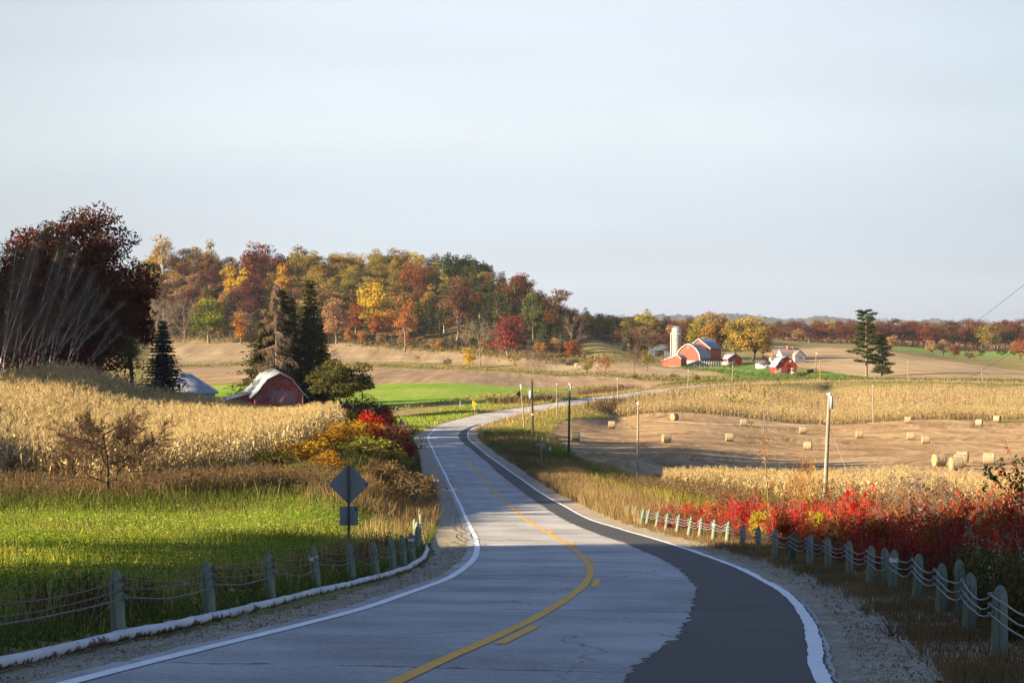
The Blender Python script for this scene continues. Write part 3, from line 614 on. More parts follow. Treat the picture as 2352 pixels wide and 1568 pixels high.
hero(THIN[0],'gold',372,527,1215,64,'aspen_tree','tall gold aspen with white trunks on the crest beside the dark red oak',1.3,m_birch)
hero(THIN[1],'gold',447,551,1225,48,'aspen_tree','gold aspen with a pale forked trunk on the crest',.3,m_birch)
hero(TALL[2],'gold',483,540,1240,34,'aspen_tree','slim gold aspen poking highest above the crest',.8,m_birch)
hero(DEC[4],'scarlet brown',588,545,1200,96,'maple_tree','deep red maple, biggest red crown on the crest of the hill',.8)
hero(TALL[0],'yellow',530,585,1150,34,'aspen_tree','tall yellow aspen on the mid slope beside the purple-brown oak',.1,m_pale)
hero(TALL[1],'yellow',556,605,1140,36,'aspen_tree','shorter yellow aspen touching the purple-brown oak',.7,m_pale)
hero(DEC[0],'maroon',583,622,1120,66,'oak_tree','round purple-brown oak on the mid slope beside yellow aspens',.2)
hero(TALL[2],'yellow',650,594,1130,36,'aspen_tree','brilliant yellow aspen above the dead spruce',.2)
hero(TALL[0],'olive gold',687,543,1225,42,'aspen_tree','ragged olive-gold aspen rising above the crest beside the deep red maple',.9)
hero(DEC[3],'yellow green',480,680,1040,96,'maple_tree','green and yellow maple at the hill foot beside the blue spruce',.3)
hero(TALL[1],'orange',503,672,1052,24,'maple_tree','little orange-yellow treetop above the green and yellow maple',.3)
hero(TALL[2],'orange',553,708,1035,40,'maple_tree','slender orange maple at the hill foot beside the dead spruce',.4)
hero(BAR[0],'grey twig',362,672,1045,74,'bare_tree','pinkish grey leafless tree at the hill foot beside the dark red oak',1.2)
hero(BAR[1],'grey twig',424,672,1040,78,'bare_tree','broad leafless tree at the hill foot beside the green and yellow maple',2.2)
hero(CON[0],'pine green',472,650,1080,50,'cedar_tree','dark green cedar behind the green and yellow maple',.2)
hero(CON[1],'olive green',1130,606,1115,36,'spruce_tree','pointed thin spruce on the upper slope beneath the dark pines',.2)
hero(CON[2],'olive green',1145,640,1060,50,'cedar_tree','olive cedar on the slope beside the big orange-brown oak',1.0)
hero(CON[0],'dark green',1110,690,985,56,'cedar_tree','bushy dark cedar below the big orange-brown oak',.6)
hero(CON[1],'dark green',1010,712,1000,54,'cedar_tree','dark cedar between the orange-brown walnut and the big orange-brown oak',1.6)
hero(CON[2],'dark green',985,688,1045,36,'cedar_tree','dark cedar below the narrow golden aspen spire',1.9)
hero(CON[1],'dark green',620,720,1035,56,'cedar_tree','deep green cedar behind the dead spruce at the hill foot',.9)
for i,(x,y,w) in enumerate([(1028,568,40),(1052,570,42),(1075,575,44),(1098,583,46),(1118,596,42)]):
    hero(PIN[i%2],'pine green',x,y,1180+8*(i%3),w,'pine_tree','dark green pine on the hill crest, %s of five counting down the skyline'%ORD[i],i*.8,m_dark)
CN_={'gold':('aspen_tree','golden aspen'),'olive gold':('aspen_tree','olive-gold aspen'),'rust brown':('oak_tree','rust-brown oak'),'maroon':('oak_tree','maroon oak'),'scarlet brown':('oak_tree','red-brown oak'),
 'tan':('oak_tree','tan oak'),'orange':('maple_tree','orange maple'),'dark green':('cedar_tree','dark green cedar'),'pine green':('pine_tree','green pine'),'olive green':('cedar_tree','olive-green cedar'),'grey twig':('bare_tree','grey leafless tree'),'yellow':('aspen_tree','yellow aspen'),'yellow green':('maple_tree','yellow-green maple')}
cnt={}
def filltree(g,pal,X,Y,h,w,where,group,toward):
    nm,txt=CN_[pal]; k=(pal,where); cnt[k]=cnt.get(k,0)+1
    pr={'aspen_tree':DEC+TALL,'oak_tree':DEC,'maple_tree':DEC,'cedar_tree':CON,'pine_tree':PIN,'bare_tree':BAR}[nm]; pr=pr[g.randint(len(pr))]
    return plant(nm,pr,LM[pal],m_pale if g.rand()<.12 else m_bark,'%s %s, %s such toward the %s'%(txt,where,ordinal(cnt[k]-1),toward),'tree',X,Y,None,h,w,g.rand()*6,group)
def zone(x,f,g):
    r=g.rand()
    if x<560:
        if f<.22: c=['grey twig','rust brown','tan','olive green']
        elif f<.62: c=['rust brown','maroon','rust brown','orange','maroon','tan']
        else: c=['gold','rust brown','olive gold','maroon','gold']
    elif x<665: c=['rust brown','maroon','olive gold','scarlet brown'] if f>.3 else ['dark green','rust brown','olive green','tan']
    elif x<965: c=['olive gold','olive gold','olive gold','gold','olive gold'] if f>.45 else (['orange','tan','olive gold','rust brown'] if f>.15 else ['tan','olive green','dark green','orange'])
    elif x<1130: c=['rust brown','dark green','olive gold','pine green'] if f>.6 else ['dark green','olive green','dark green','rust brown','pine green']
    else: c=['rust brown','dark green','olive green','scarlet brown'] if f>.5 else ['dark green','olive green','dark green','rust brown']
    return c[int(r*len(c))]
g=rs(7); TI=['at the foot of the wooded hill','low on the wooded hill','halfway up the wooded hill','high on the wooded hill','along the crest of the wooded hill']
fill=[]
for row in range(9):
    f=row/8
    for colx in np.arange(338,1318,36-6*f):
        x=colx+g.randn()*8+ (row%2)*18
        d0=np.interp(x,[300,700,930,1150,1310],[1078,1078,1035,985,935]); d1=np.interp(x,[300,900,1080,1200,1310],[1262,1262,1232,1185,1110])
        if f>.9 and x>1230: continue
        d=d0+(d1-d0)*f+g.randn()*6; X=(x-CX)/F*d
        if any((X-a)**2+((d-b)*.7)**2<(r*.75)**2 for a,b,r in used): continue
        fill.append((x,d,X,f))
for x in np.arange(560,1330,15):
    d=np.interp(x,[560,760,930,1150,1330],[1052,1050,1012,950,905])+g.randn()*5; fill.append((x+g.randn()*6,d,(x-CX)/F*d,-.1))
fill.sort()
for x,d,X,f in fill:
    pal=zone(x,f,g); h=15.5+5*g.rand()-(3 if f<.2 else 0); w=13.5+5*g.rand()
    if pal in('dark green','olive green','pine green'): w*=.72
    if x>1200: h*=.8
    if pal=='olive gold' and f>.4: w*=.75
    if f<0: pal=['dark green','olive green','dark green','tan','pine green','orange'][g.randint(6)]; h=4+5.5*g.rand(); w=4.5+4*g.rand(); f=0
    filltree(g,pal,X,d,h,w,TI[min(4,int(f*4.99))],'trees of the wooded hill','silo')
# the wood behind the farm, and the long far wood
for row,(d,st_) in enumerate([(965,24),(1010,27),(1060,27),(1110,26),(1160,27),(1215,26)]):
    for x in np.arange(1325+5*row,1765,st_):
        if (row==0 and not 1428<x<1545) or (row==1 and (1335<x<1425 or x>1560)) or (row==2 and 1350<x<1415): continue
        x2=x+g.randn()*6; dd=d+g.randn()*14; X=(x2-CX)/F*dd; z=G(X,dd); yt=np.interp(x2,[1330,1450,1500,1560,1640,1770],[711,716,718,722,726,734])+g.rand()*12+(26,16,10,6,0,0)[row]
        h=(HY-yt)/F*dd-z; pal=['rust brown','olive gold','rust brown','maroon','olive green','tan','dark green'][g.randint(7)]
        filltree(g,pal,X,dd,max(8,h),12+5*g.rand(),'in the wood behind the silo','trees of the wood behind the farm','white house')
for row,(d,st_) in enumerate([(1425,27),(1480,26),(1545,26)]):
    for x in np.arange(1752+row*9,2440,st_):
        x2=x+g.randn()*5; dd=d+g.randn()*10; X=(x2-CX)/F*dd; z=G(X,dd); yt=np.interp(x2,[1750,1900,2352],[731,727,727])+g.rand()*8+(14,6,0)[row]
        h=(HY-yt)/F*dd-z; pal=['rust brown','maroon','rust brown','maroon','scarlet brown','rust brown','olive gold'][g.randint(7)]
        filltree(g,pal,X,dd,max(7,h),15+6*g.rand(),('in front rank of the far wood','in middle rank of the far wood','in back rank of the far wood')[row],'trees of the far wood','power wires')
# ------------------------------------------------------------------ undergrowth along the wood edges
def mass(name,pts,h,leaf,mat,seed,label,cat,per=1,wide=.9):
    g=rs(seed); P=np.repeat(pts,per,0)+g.randn(len(pts)*per,2)*wide; z=ground(P[:,0],P[:,1]); hh=h*(.3+.7*g.rand(len(P)))
    c=np.c_[P,z+hh*g.rand(len(P))]; m=MB(); leafcards(m,g,c,np.tile([0,-.4,.6],(len(P),1)),leaf)
    o=m.obj(name,mat); return tag(o,label,cat,kind='stuff')
def along(pxs,n,seed,j=6,dmin=14,dmax=1600):
    a=np.array([at(x,y,dmin,dmax)[:2] for x,y in pxs]); g=rs(seed); s=np.r_[0,np.cumsum(np.linalg.norm(np.diff(a,axis=0),axis=1))]; t=g.rand(n)*s[-1]
    return np.stack([np.interp(t,s,a[:,0]),np.interp(t,s,a[:,1])],1)+g.randn(n,2)*np.array([j*.4,j])
foot=[(335,781),(560,778),(760,783),(930,799),(1100,811),(1200,822),(1310,832),(1400,832)]
mass('undergrowth',along(foot,3000,1,9,700,1150),4.6,.45,LM['brown weed'],2,'brown brush and saplings along the foot of the wooded hill','undergrowth',2)
mass('undergrowth',along(foot,1000,3,8,700,1150),2.2,.5,LM['olive green'],4,'green brush tangled along the foot of the wooded hill','undergrowth',2)
mass('undergrowth',along(foot,350,33,4,700,1150),2.6,.5,LM['orange'],34,'orange leaves of low brush along the foot of the wooded hill','undergrowth',1)
mass('undergrowth',np.array([on(x,1400)[:2] for x in np.linspace(1750,2450,1100)]),8,.75,LM['maroon'],5,'brown brush under the edge of the far wood','undergrowth',3,5)
# ------------------------------------------------------------------ blue hills on the horizon
def hillrange(name,d,prof,mat,seed,depth=700):
    g=rs(seed); xs=np.linspace(prof[0][0],prof[-1][0],260); top=np.interp(xs,[p[0] for p in prof],[p[1] for p in prof]); top=top+smooth(g.randn(260,1),3)[:,0]*.9
    X=(xs-CX)/F*d; Zt=(HY-top)/F*d; rows=[]
    for k,(f,dy) in enumerate([(-.25,-1500),(.25,-900),(.62,-480),(.86,-200),(1,0),(.8,360),(-.2,depth)]):
        base=-30; r=base+(Zt-base)*f+(g.randn(260)*3 if 0<k<5 else 0); rows.append(np.stack([X*(d+dy)/d,np.full(260,d+dy)+g.randn(260)*8,r],1))
    v=np.stack(rows,0).reshape(-1,3); m=MB(); n=260; i=(np.arange(6)[:,None]*n+np.arange(n-1)[None]); m.add(v,np.stack([i,i+1,i+n+1,i+n],-1).reshape(-1,4)); return structure(m.obj(name,mat))
m_hill=earth('far woods',sp((.03,.032,.034),(.055,.052,.05),(.08,.07,.06)),.012,.05,None,.6,.3)
hillrange('far_hills',9000,[(900,764),(1300,748),(1480,725),(1540,723),(1600,724),(1680,720),(1720,724),(1790,731),(1840,730),(1885,726),(1930,730),(1990,738),(2060,745),(2300,757),(2600,764)],m_hill,61)
hillrange('far_hills',10500,[(1900,760),(2080,740),(2120,735),(2150,730),(2185,738),(2230,744),(2310,744),(2340,734),(2380,731),(2500,738),(2800,760)],m_hill,62)

hl=[(345,834),(600,835),(850,840),(1100,850),(1350,862),(1560,873),(1690,874)]
mass('hedge_weeds',along(hl,1500,41,3.5,560,1000),1.8,.3,LM['green weed'],42,'green weeds in the strip between the two stubble fields','weeds',2)
mass('hedge_weeds',along(hl,1300,43,4.5,560,1000),2.2,.3,LM['dry grass'],44,'bleached grass in the strip between the two stubble fields','weeds',2)
mass('hedge_weeds',along(hl,500,45,4,560,1000),2.6,.35,LM['brown weed'],46,'brown brush in the strip between the two stubble fields','weeds',2)
mass('field_edge_grass',along([(860,944),(960,935),(1090,915),(1200,905),(1390,888)],900,47,2.5,380,640),.9,.25,LM['dry grass'],48,'bleached grass along the lower edge of the young wheat','grass',2)
mass('lawn_edge_weeds',along([(1565,846),(1640,852),(1720,862),(1800,866),(1900,872),(1980,872)],1100,49,3,560,900),1.6,.3,LM['green weed'],50,'rank green weeds below the farm lawn along the road','weeds',2)
# ------------------------------------------------------------------ maize
def stalk(seed,nleaf=9,H=2.3,lw=.085,seg=2,ll=.75):
    g=rs(seed); m=MB(); top=np.array([g.randn()*.08,g.randn()*.08,H])
    m.sticks([(0,0,0)],[top],[.022],[.009],3,r=.12)
    V=[];Qd=[];Rr=[]
    for i in range(nleaf):
        f=.12+.8*i/nleaf+.05*g.rand(); b=top*f; th=i*2.9+g.randn()*.5; d=np.array([cos(th),sin(th),0]); s=np.array([-sin(th),cos(th),0])
        L=ll*(.7+.5*g.rand()); up=.5+.5*g.rand(); fall=.9+.9*g.rand()
        t=np.linspace(0,1,seg+1); P=b+np.outer(t*L*.62,d)+np.outer(L*(up*t-fall*t*t),[0,0,1]); tw=s+np.array([0,0,.5*g.randn()])
        wd=lw*np.array([.7,1,.15] if seg==2 else np.linspace(1,.1,seg+1))
        v=np.stack([P-tw*wd[:,None]*.5,P+tw*wd[:,None]*.5],1).reshape(-1,3); k=np.arange(seg)*2
        m.add(v,np.stack([k,k+1,k+3,k+2],-1),r=.15+.85*g.rand())
    tp=top+g.randn(4,3)*np.array([.13,.13,0])+np.array([0,0,.28]); m.sticks(np.tile(top,(4,1)),tp,[.012]*4,[.006]*4,3,r=.6)
    e=top*.45; m.sticks([e],[e+np.array([.07*cos(seed),.07*sin(seed),-.2])],[.035],[.015],4,r=.9)
    return np.vstack(m.v),np.vstack(m.q),np.concatenate(m.r)
def replicate(protos,P,z,ang,sc,seed,lean=.05):
    g=rs(seed); k=g.randint(len(protos),size=len(P)); M=MB()
    for i,(v,q,r) in enumerate(protos):
        s=np.nonzero(k==i)[0]; n=len(s)
        if not n: continue
        c,sn=np.cos(ang[s]),np.sin(ang[s]); vv=v[None]*sc[s][:,None,None]
        x=vv[...,0]*c[:,None]-vv[...,1]*sn[:,None]; y=vv[...,0]*sn[:,None]+vv[...,1]*c[:,None]; h=vv[...,2]
        lx=g.randn(n)*lean; ly=g.randn(n)*lean
        W=np.stack([x+h*lx[:,None]+P[s,0][:,None],y+h*ly[:,None]+P[s,1][:,None],h+z[s][:,None]],-1)
        rr=np.clip(np.tile(r,(n,1))*.75+.25*g.rand(n)[:,None],0.01,1)
        M.add(W.reshape(-1,3),(q[None]+(np.arange(n)*len(v))[:,None,None]).reshape(-1,4),r=rr.ravel())
    return M
def maize(name,poly_,row,gap,ang,protos,mat,seed,label,hs=1.0,keep=1.0,edge=None):
    g=rs(seed); c=poly_.mean(0); R=np.linalg.norm(poly_-c,axis=1).max(); a=np.arange(-R,R,row); b=np.arange(-R,R,gap)
    A,B=np.meshgrid(a,b); u=np.c_[A.ravel()+g.randn(A.size)*.05,B.ravel()+g.randn(A.size)*gap*.3]
    ca,sa=cos(ang),sin(ang); P=np.c_[u[:,0]*ca-u[:,1]*sa,u[:,0]*sa+u[:,1]*ca]+c; P=P[inside(P,poly_)]
    if keep<1 or edge is not None:
        k=g.rand(len(P))<(keep if edge is None else edge(P)); P=P[k]
    z=ground(P[:,0],P[:,1])-.03; n=len(P); M=replicate(protos,P,z,g.rand(n)*6.28,hs*(.85+.3*g.rand(n)),seed+1,.06)
    return tag(M.obj(name,mat),label,'corn',kind='stuff')
CS=[stalk(300+i) for i in range(9)]
maize('corn_field_stalks',CORN_L,.78,.26,radians(25),CS,LM['corn leaf'],31,'dry golden corn standing on the rise above the green meadow')
CS2=[stalk(320+i,7,2.2,.12,1,.8) for i in range(6)]
maize('corn_strip_stalks',CORN_S,.78,.26,radians(70),CS,LM['corn leaf'],33,'pale corn strip standing behind the red sumac',.86,1,lambda P:np.where(P[:,0]/P[:,1]<.165,1.0,.35))
yfront=lambda P:np.where(P[:,1]<np.interp(P[:,0],[20,110],[442,440]),1.0,.30)
CS3=[stalk(340+i,6,2.3,.12,1,.75) for i in range(6)]
maize('corn_plot_stalks',CORN_R,.85,.34,radians(88),CS3,LM['field corn leaf'],35,'broad pale corn plot between the hay bales and the far bend of road',.84,1,yfront)
# ------------------------------------------------------------------ the dark oak, birches and brush on the rise
def big(seed,H,R,zc,nb,nl,leaf,bl,r0=.6,zf=.18,inner=.2): return deciduous(seed,H,R,zc,nb,nl,leaf,bl,r0,zf,inner,24)
OAK=[big(401,20,(7.4,7.4,9.0),11.2,70,22000,.21,(.21,.33)),big(402,20,(7,7,9.0),11,65,18000,.21,(.21,.33)),big(404,12,(6,6,5.4),6.4,50,13000,.19,(.22,.36),.3)]
LACE=[deciduous(403,20,(6,6,7.5),12,60,5500,.16,(.2,.3),.4,.3,.4,34)]
BIGB=[bare(410+i,12,levels=5,k0=12,kk=4,spread=.55,up=.7,r0=.16,trunk=.15,twig=.014) for i in range(2)]
def lone(kind,pal,x,d,yt,w,name,label,rz=0,bk=None,cat='tree',group=None,parts=('crown','trunk')):
    X=(x-CX)/F*d; z=G(X,d); return plant(name,kind,LM[pal] if isinstance(pal,str) else pal,bk or m_dark,label,cat,X,d,z,(HY-yt)/F*d-z,w/F*d,rz,group,parts)
lone(OAK[0],'oak red',222,232,463,285,'oak_tree','huge dark red oak towering over the corn',.3)
lone(OAK[1],'oak red',92,247,474,215,'oak_tree','dark oak crown behind the white birch trunks, beside the huge dark red oak',1.7)
lone(LACE[0],'rust brown',6,250,468,150,'poplar_tree','lacy half-bare tree at the edge of the dark oak group',.9)
lone(OAK[2],'oak red',305,246,610,120,'oak_tree','low dark oak filling the flank of the huge oak toward the blue spruce',2.2)
lone(OAK[2],'maroon',225,226,712,170,'oak_tree','low dark maroon tree under the huge oak',.2)
lone(LACE[0],'olive green',300,224,745,110,'shrub_tree','sparse olive brush tree at the foot of the huge oak',2.9)
lone(BIGB[0],'brown twig',120,238,600,190,'bare_tree','leafless brown tree among the birches',.4)
lone(BIGB[1],'brown twig',30,232,620,190,'bare_tree','leafless brown tree behind the outermost birches',1.4)
lone(BIGB[0],'brown twig',185,228,680,170,'bare_tree','leafless brown tree between the birches and the huge oak',3.1)
lone(OAK[2],'maroon',40,262,600,200,'oak_tree','shadowy maroon tree filling the gap behind the birches',4.1)
lone(OAK[2],'maroon',130,258,650,200,'oak_tree','shadowy maroon tree behind the middle of the birches',5.1)
def birch(seed,lean,H=13):
    g=rs(seed); n=9; z=np.linspace(0,1,n); bend=lean*H*z**1.25; path=np.c_[bend+np.cumsum(g.randn(n)*.05),np.cumsum(g.randn(n)*.06),H*z*(1-.25*lean*z)]
    t=MB(); t.tube(path,.055*(1-.85*z)+.007,6); c=MB(); P0=[];P1=[]
    k=26; f=.3+.7*g.rand(k); b=np.stack([np.interp(f,z,path[:,j]) for j in range(3)],1); d=unit(g,k)*.5+np.array([lean*.6+.1,0,.8]); e=b+d*(1.3*(1.25-f))[:,None]*1.5
    t.sticks(b[:9],e[:9],np.full(9,.018),np.full(9,.006),4)
    c.sticks(b,e,np.full(k,.016),np.full(k,.006),3,r=.3)
    ix=np.repeat(np.arange(k),14); s=g.rand(len(ix)); b2=b[ix]+(e-b)[ix]*s[:,None]; e2=b2+(unit(g,len(ix))*.6+np.array([.25*lean,0,.25]))*(.5+.5*g.rand(len(ix)))[:,None]
    c.sticks(b2,e2,np.full(len(ix),.008),np.full(len(ix),.004),3,r=.5)
    ix3=np.repeat(np.arange(len(ix)),3); b3=b2[ix3]+(e2-b2)[ix3]*g.rand(len(ix3))[:,None]; e3=b3+unit(g,len(ix3))*.5; c.sticks(b3,e3,np.full(len(ix3),.006),np.full(len(ix3),.003),3,r=.6)
    return c.mesh('twigs'),t.mesh('trunk',True),H,1.0
BIR=[birch(420+i,l) for i,l in enumerate([.10,.22,.34,.48,.66,.28])]
g=rs(77)
for i,(x,k,y,d) in enumerate([(-14,1,590,214),(8,0,600,217),(20,1,570,221),(36,2,640,214),(44,0,610,224),(52,1,600,216),(62,2,640,212),(70,3,690,210),(78,1,590,222),(86,2,630,217),(92,4,700,211),(100,3,660,214),(108,5,620,220),(116,1,600,225),(122,2,650,215),(132,4,690,212),(140,3,670,218),(150,5,640,222),(158,1,650,226),(166,2,680,216),(180,4,760,213),(190,3,740,217),(-6,5,620,210),(28,4,720,209),(2,3,650,212)]):
    X=(x-CX)/F*d; z=G(X,d); s=((HY-y)/F*d-z)/13*1.15
    plant('birch_tree',BIR[k],LM['grey twig'],m_birch,'white birch %s, %s counting toward the huge oak'%(['nearly upright','leaning slightly','leaning','leaning far over','bent almost to the ground','leaning and slim'][k],ordinal(sorted([-14,8,20,36,44,52,62,70,78,86,92,100,108,116,122,132,140,150,158,166,180,190,-6,28,2]).index(x))),'tree',X,d,z,13*s,s*(.9+.2*g.rand()),g.randn()*.25,'birches on the rise',('twigs','trunk'))
mass('brush',np.array([on(x,207+8*rs(500+int(x)).rand())[:2] for x in np.linspace(-60,350,800)]),5.0,.2,LM['maroon'],9,'dark brush beneath the birches and the huge oak','brush',3,2.5)
# ------------------------------------------------------------------ bare tree beside the corn
CRAB=bare(431,4.4,levels=5,k0=15,kk=5,spread=1.0,up=.42,r0=.10,trunk=.18,twig=.008,ratio=.62,wig=.28)
lone(CRAB,'brown twig',248,101,938,262,'bare_tree','small wide leafless tree standing before the corn in the meadow edge',.6,m_dark)
# ------------------------------------------------------------------ farmyard trees
SPR=[conifer(441,27,8.2,36,10,12,.52,z0=.02,droop=.42,pw=.85,ragged=.45,r0=.45,gap=.03,bush=4),conifer(442,27,4.6,42,9,8,.45,z0=.02,droop=.35,pw=.75,ragged=.45,r0=.4,bush=4),conifer(443,12,3.1,28,11,9,.30,z0=.03,droop=.12,pw=.9,ragged=.3,r0=.2,bush=4)]
def deadspruce(seed,H,R):
    g=rs(seed); t=MB(); t.tube([(0,0,0),(.2,0,H*.5),(0,0,H)],[.2,.13,.03],6); c=MB(); P0=[];P1=[]
    for i in range(64):
        f=.2+.8*i/64; L=R*(1-f)**.7*(.5+.6*g.rand())+.3; th=g.rand()*6.28; d=np.array([cos(th),sin(th),-.25]); b=np.array([0,0,H*f]); P0.append(b);P1.append(b+d*L)
    P0=np.array(P0);P1=np.array(P1); t.sticks(P0,P1,np.full(64,.06),np.full(64,.02),4)
    ix=np.repeat(np.arange(64),44); s=.15+.85*g.rand(len(ix)); b=P0[ix]+(P1-P0)[ix]*s[:,None]; e=b+np.c_[g.randn(len(ix),2)*.35,-.4-1.3*g.rand(len(ix))]; c.sticks(b,e,np.full(len(ix),.045),np.full(len(ix),.012),3,r=.5)
    return c.mesh('twigs'),t.mesh('trunk',True),H,2*R
lone(SPR[0],'spruce',603,436,748,150,'spruce_tree','low spruce spreading behind the barn lean-to, lowest of the dark spruces',2.7)
lone(SPR[0],'spruce',735,440,742,140,'spruce_tree','low dark spruce between the narrow spruce and the bronze larch',1.7)
lone(SPR[0],'spruce',640,440,660,290,'spruce_tree','broad dark spruce behind the weathered red barn',.4)
lone(SPR[1],'spruce',710,446,640,140,'spruce_tree','tall narrow dark spruce behind the weathered red barn',1.2)
lone(SPR[1],'spruce',668,452,680,120,'spruce_tree','middle dark spruce squeezed between the broad and the narrow one',2.0)
lone(deadspruce(445,27,5.5),'grey twig',632,431,648,150,'spruce_tree','dead grey spruce hung with lichen behind the weathered red barn',.1,m_bark,parts=('twigs','trunk'))
lone(SPR[2],'blue spruce',374,288,735,128,'spruce_tree','blue spruce beside the white hipped roof at the edge of the corn',.3)
lone(deciduous(446,10,(5,5,3.6),6,40,8000,.2,(.26,.42),.28,.25,.3,22),'larch',783,392,818,185,'larch_tree','spreading bronze-green larch beside the weathered red barn',.5,m_bark)
lone(deciduous(447,6,(3,3,3),3.2,20,3000,.16,(.3,.45),.2,.1),'dark green',888,296,938,52,'yew_bush','round dark green bush above the small diamond sign',.5,None,'bush',None,('foliage','stem'))
lone(DEC[2],'olive green',700,470,800,120,'elm_tree','olive tree low behind the dark spruces',1.5)
# ------------------------------------------------------------------ hedgerow on the bank
BU=[deciduous(450+i,3,(1.7,1.7,1.45),1.45,26,2600,.085,(.28,.45),.05,.05,.35,14) for i in range(4)]
WISP=[bare(456+i,2.6,levels=4,k0=12,kk=4,spread=.6,up=.8,r0=.035,trunk=.05,twig=.006,leaves=700,leaf=.07) for i in range(2)]
def bush(kind,pal,x,d,yt,w,name,label,rz=0,group='shrubs of the bank hedgerow'):
    return lone(kind,pal,x,d,yt-30,w*1.35,name,label,rz,m_bark,'bush',group,('foliage','stem'))
for i,(k,pal,x,d,yt,w,nm,lab) in enumerate([
 (0,'shrub green',625,124,1052,105,'hazel_shrub','yellow-green shrub lowest at the meadow end of the hedgerow'),
 (1,'shrub gold',705,128,1018,125,'hazel_shrub','gold shrub between the corn edge and the big diamond sign'),
 (2,'shrub gold',752,122,1058,80,'hazel_shrub','lower gold shrub close behind the big diamond sign'),
 (3,'shrub gold',770,140,985,120,'hazel_shrub','large golden shrub directly above the big diamond sign'),
 (0,'shrub green',835,138,1022,110,'dogwood_shrub','olive green shrub behind the edge of the big diamond sign'),
 (1,'shrub gold',826,158,975,95,'hazel_shrub','yellow-green shrub under the bright red sumac'),
 (2,'shrub green',690,118,1085,90,'dogwood_shrub','low green-gold shrub at the meadow edge left of the big sign'.replace(' left of',' near')),
 (3,'bramble',668,124,1085,60,'bramble_shrub','brown-orange bramble between two gold shrubs'),
 (0,'brown weed',885,125,1075,90,'dogwood_shrub','brownish shrub on the bank just above the roadside weeds'),
 (1,'shrub green',905,150,1040,70,'dogwood_shrub','dull green shrub under the dark crimson sumac by the road'),
 (2,'sumac red',842,172,968,80,'sumac_shrub','bright red sumac in the middle of the hedgerow'),
 (3,'sumac crimson',878,178,972,90,'sumac_shrub','crimson sumac beside the bright red one toward the road'),
 (0,'sumac crimson',905,182,992,75,'sumac_shrub','dark crimson sumac beside the road shoulder'),
 (1,'sumac crimson',858,200,948,90,'sumac_shrub','dusky red sumac above the bright red one'),
 (2,'red weed',815,205,938,90,'sumac_shrub','brownish red sumac below the little pink roof'),
 (3,'red weed',880,222,950,80,'sumac_shrub','faded red sumac beneath the round dark green bush'),
 (0,'sumac crimson',928,190,1015,45,'sumac_shrub','small crimson sumac at the gravel edge'),
 (1,'shrub green',792,190,945,70,'dogwood_shrub','tan-green shrub at the corner of the corn'),
 (2,'red weed',850,235,932,100,'sumac_shrub','red-green sumac at the top of the bank by the power pole'),
 (3,'dark green',790,262,940,80,'dogwood_shrub','dark green shrub beside the little pink roof'),
 ]): bush(BU[k],pal,x,d,yt,w,nm,lab,i*1.3)
bush(WISP[0],'brown weed',905,170,1000,70,'weed_shrub','wispy tan shrub between the crimson sumacs',.3); bush(WISP[1],'brown weed',950,118,1110,90,'weed_shrub','wispy brown shrub in the weeds beside the road shoulder',.8)
# ------------------------------------------------------------------ trees beyond the frame on the sunward side (their shade falls across the road)
g=rs(88)
SH=[(-50,-34,22),(-58,-20,25),(-49,-10,21),(-56,-2,25),(-60,-48,25),(-46,-22,20),(-68,-24,28),(-66,-6,28),(-47,0,20),(-78,-20,28),(-66,-40,26),(-74,-6,27),
    (-36,49,6.5),(-41,53,7.5),(-38,57,6.5),(-45,49,8),(-70,72,12),(-58,82,9),
    (-66,172,17),(-70,186,24),(-68,196,24),(-72,206,27),(-70,218,27),(-74,234,29),(-90,250,32),(-84,200,28),(-100,236,32),(-96,212,32),(-72,180,22),(-80,190,26),(-76,200,26),(-82,212,28),(-78,226,28),(-86,240,28),(-92,226,30),
    (-60,262,23),(-67,275,24),(-75,262,27),(-80,280,27),(-66,290,22),(-68,302,20),(-76,315,20),(-66,312,18),(-85,295,24),(-74,330,17),
    (-122,385,24),(-116,372,22),(-112,395,24),(-126,405,22),(-105,300,18),(-108,410,24),(-104,385,22)]
HIGH=[deciduous(460+i,27,(6.2,6.2,6.6),19.5,30,3600,.42,(.3,.45),.42,.45,.3,12) for i in range(2)]+[deciduous(466,20.5,(6.2,6.2,3.3),17.0,26,2600,.40,(.45,.7),.38,.6,.3,10)]
g=rs(89)
for i in range(24):
    x=-53-11*(i%2)+g.randn()*2; y=2+1.85*i+g.randn()*.8; plant('roadside_tree',HIGH[2 if y>17 else i%2],LM['rust brown' if i%3 else 'maroon'],m_dark,'tall long-trunked oak of the sunward wood, %s in its row'%ordinal(i),'tree',x,y,None,(20 if y>17 else 26)+g.rand()*1.5,14.5,i,'trees of the sunward wood')
for i,(x,y,h) in enumerate(SH):
    plant('roadside_tree',DEC[i%5],LM['rust brown' if i%3 else 'maroon'],m_dark,'tall brown oak of the sunward wood, %s one'%ordinal(i),'tree',x,y,None,h,15,i,'trees of the sunward wood')
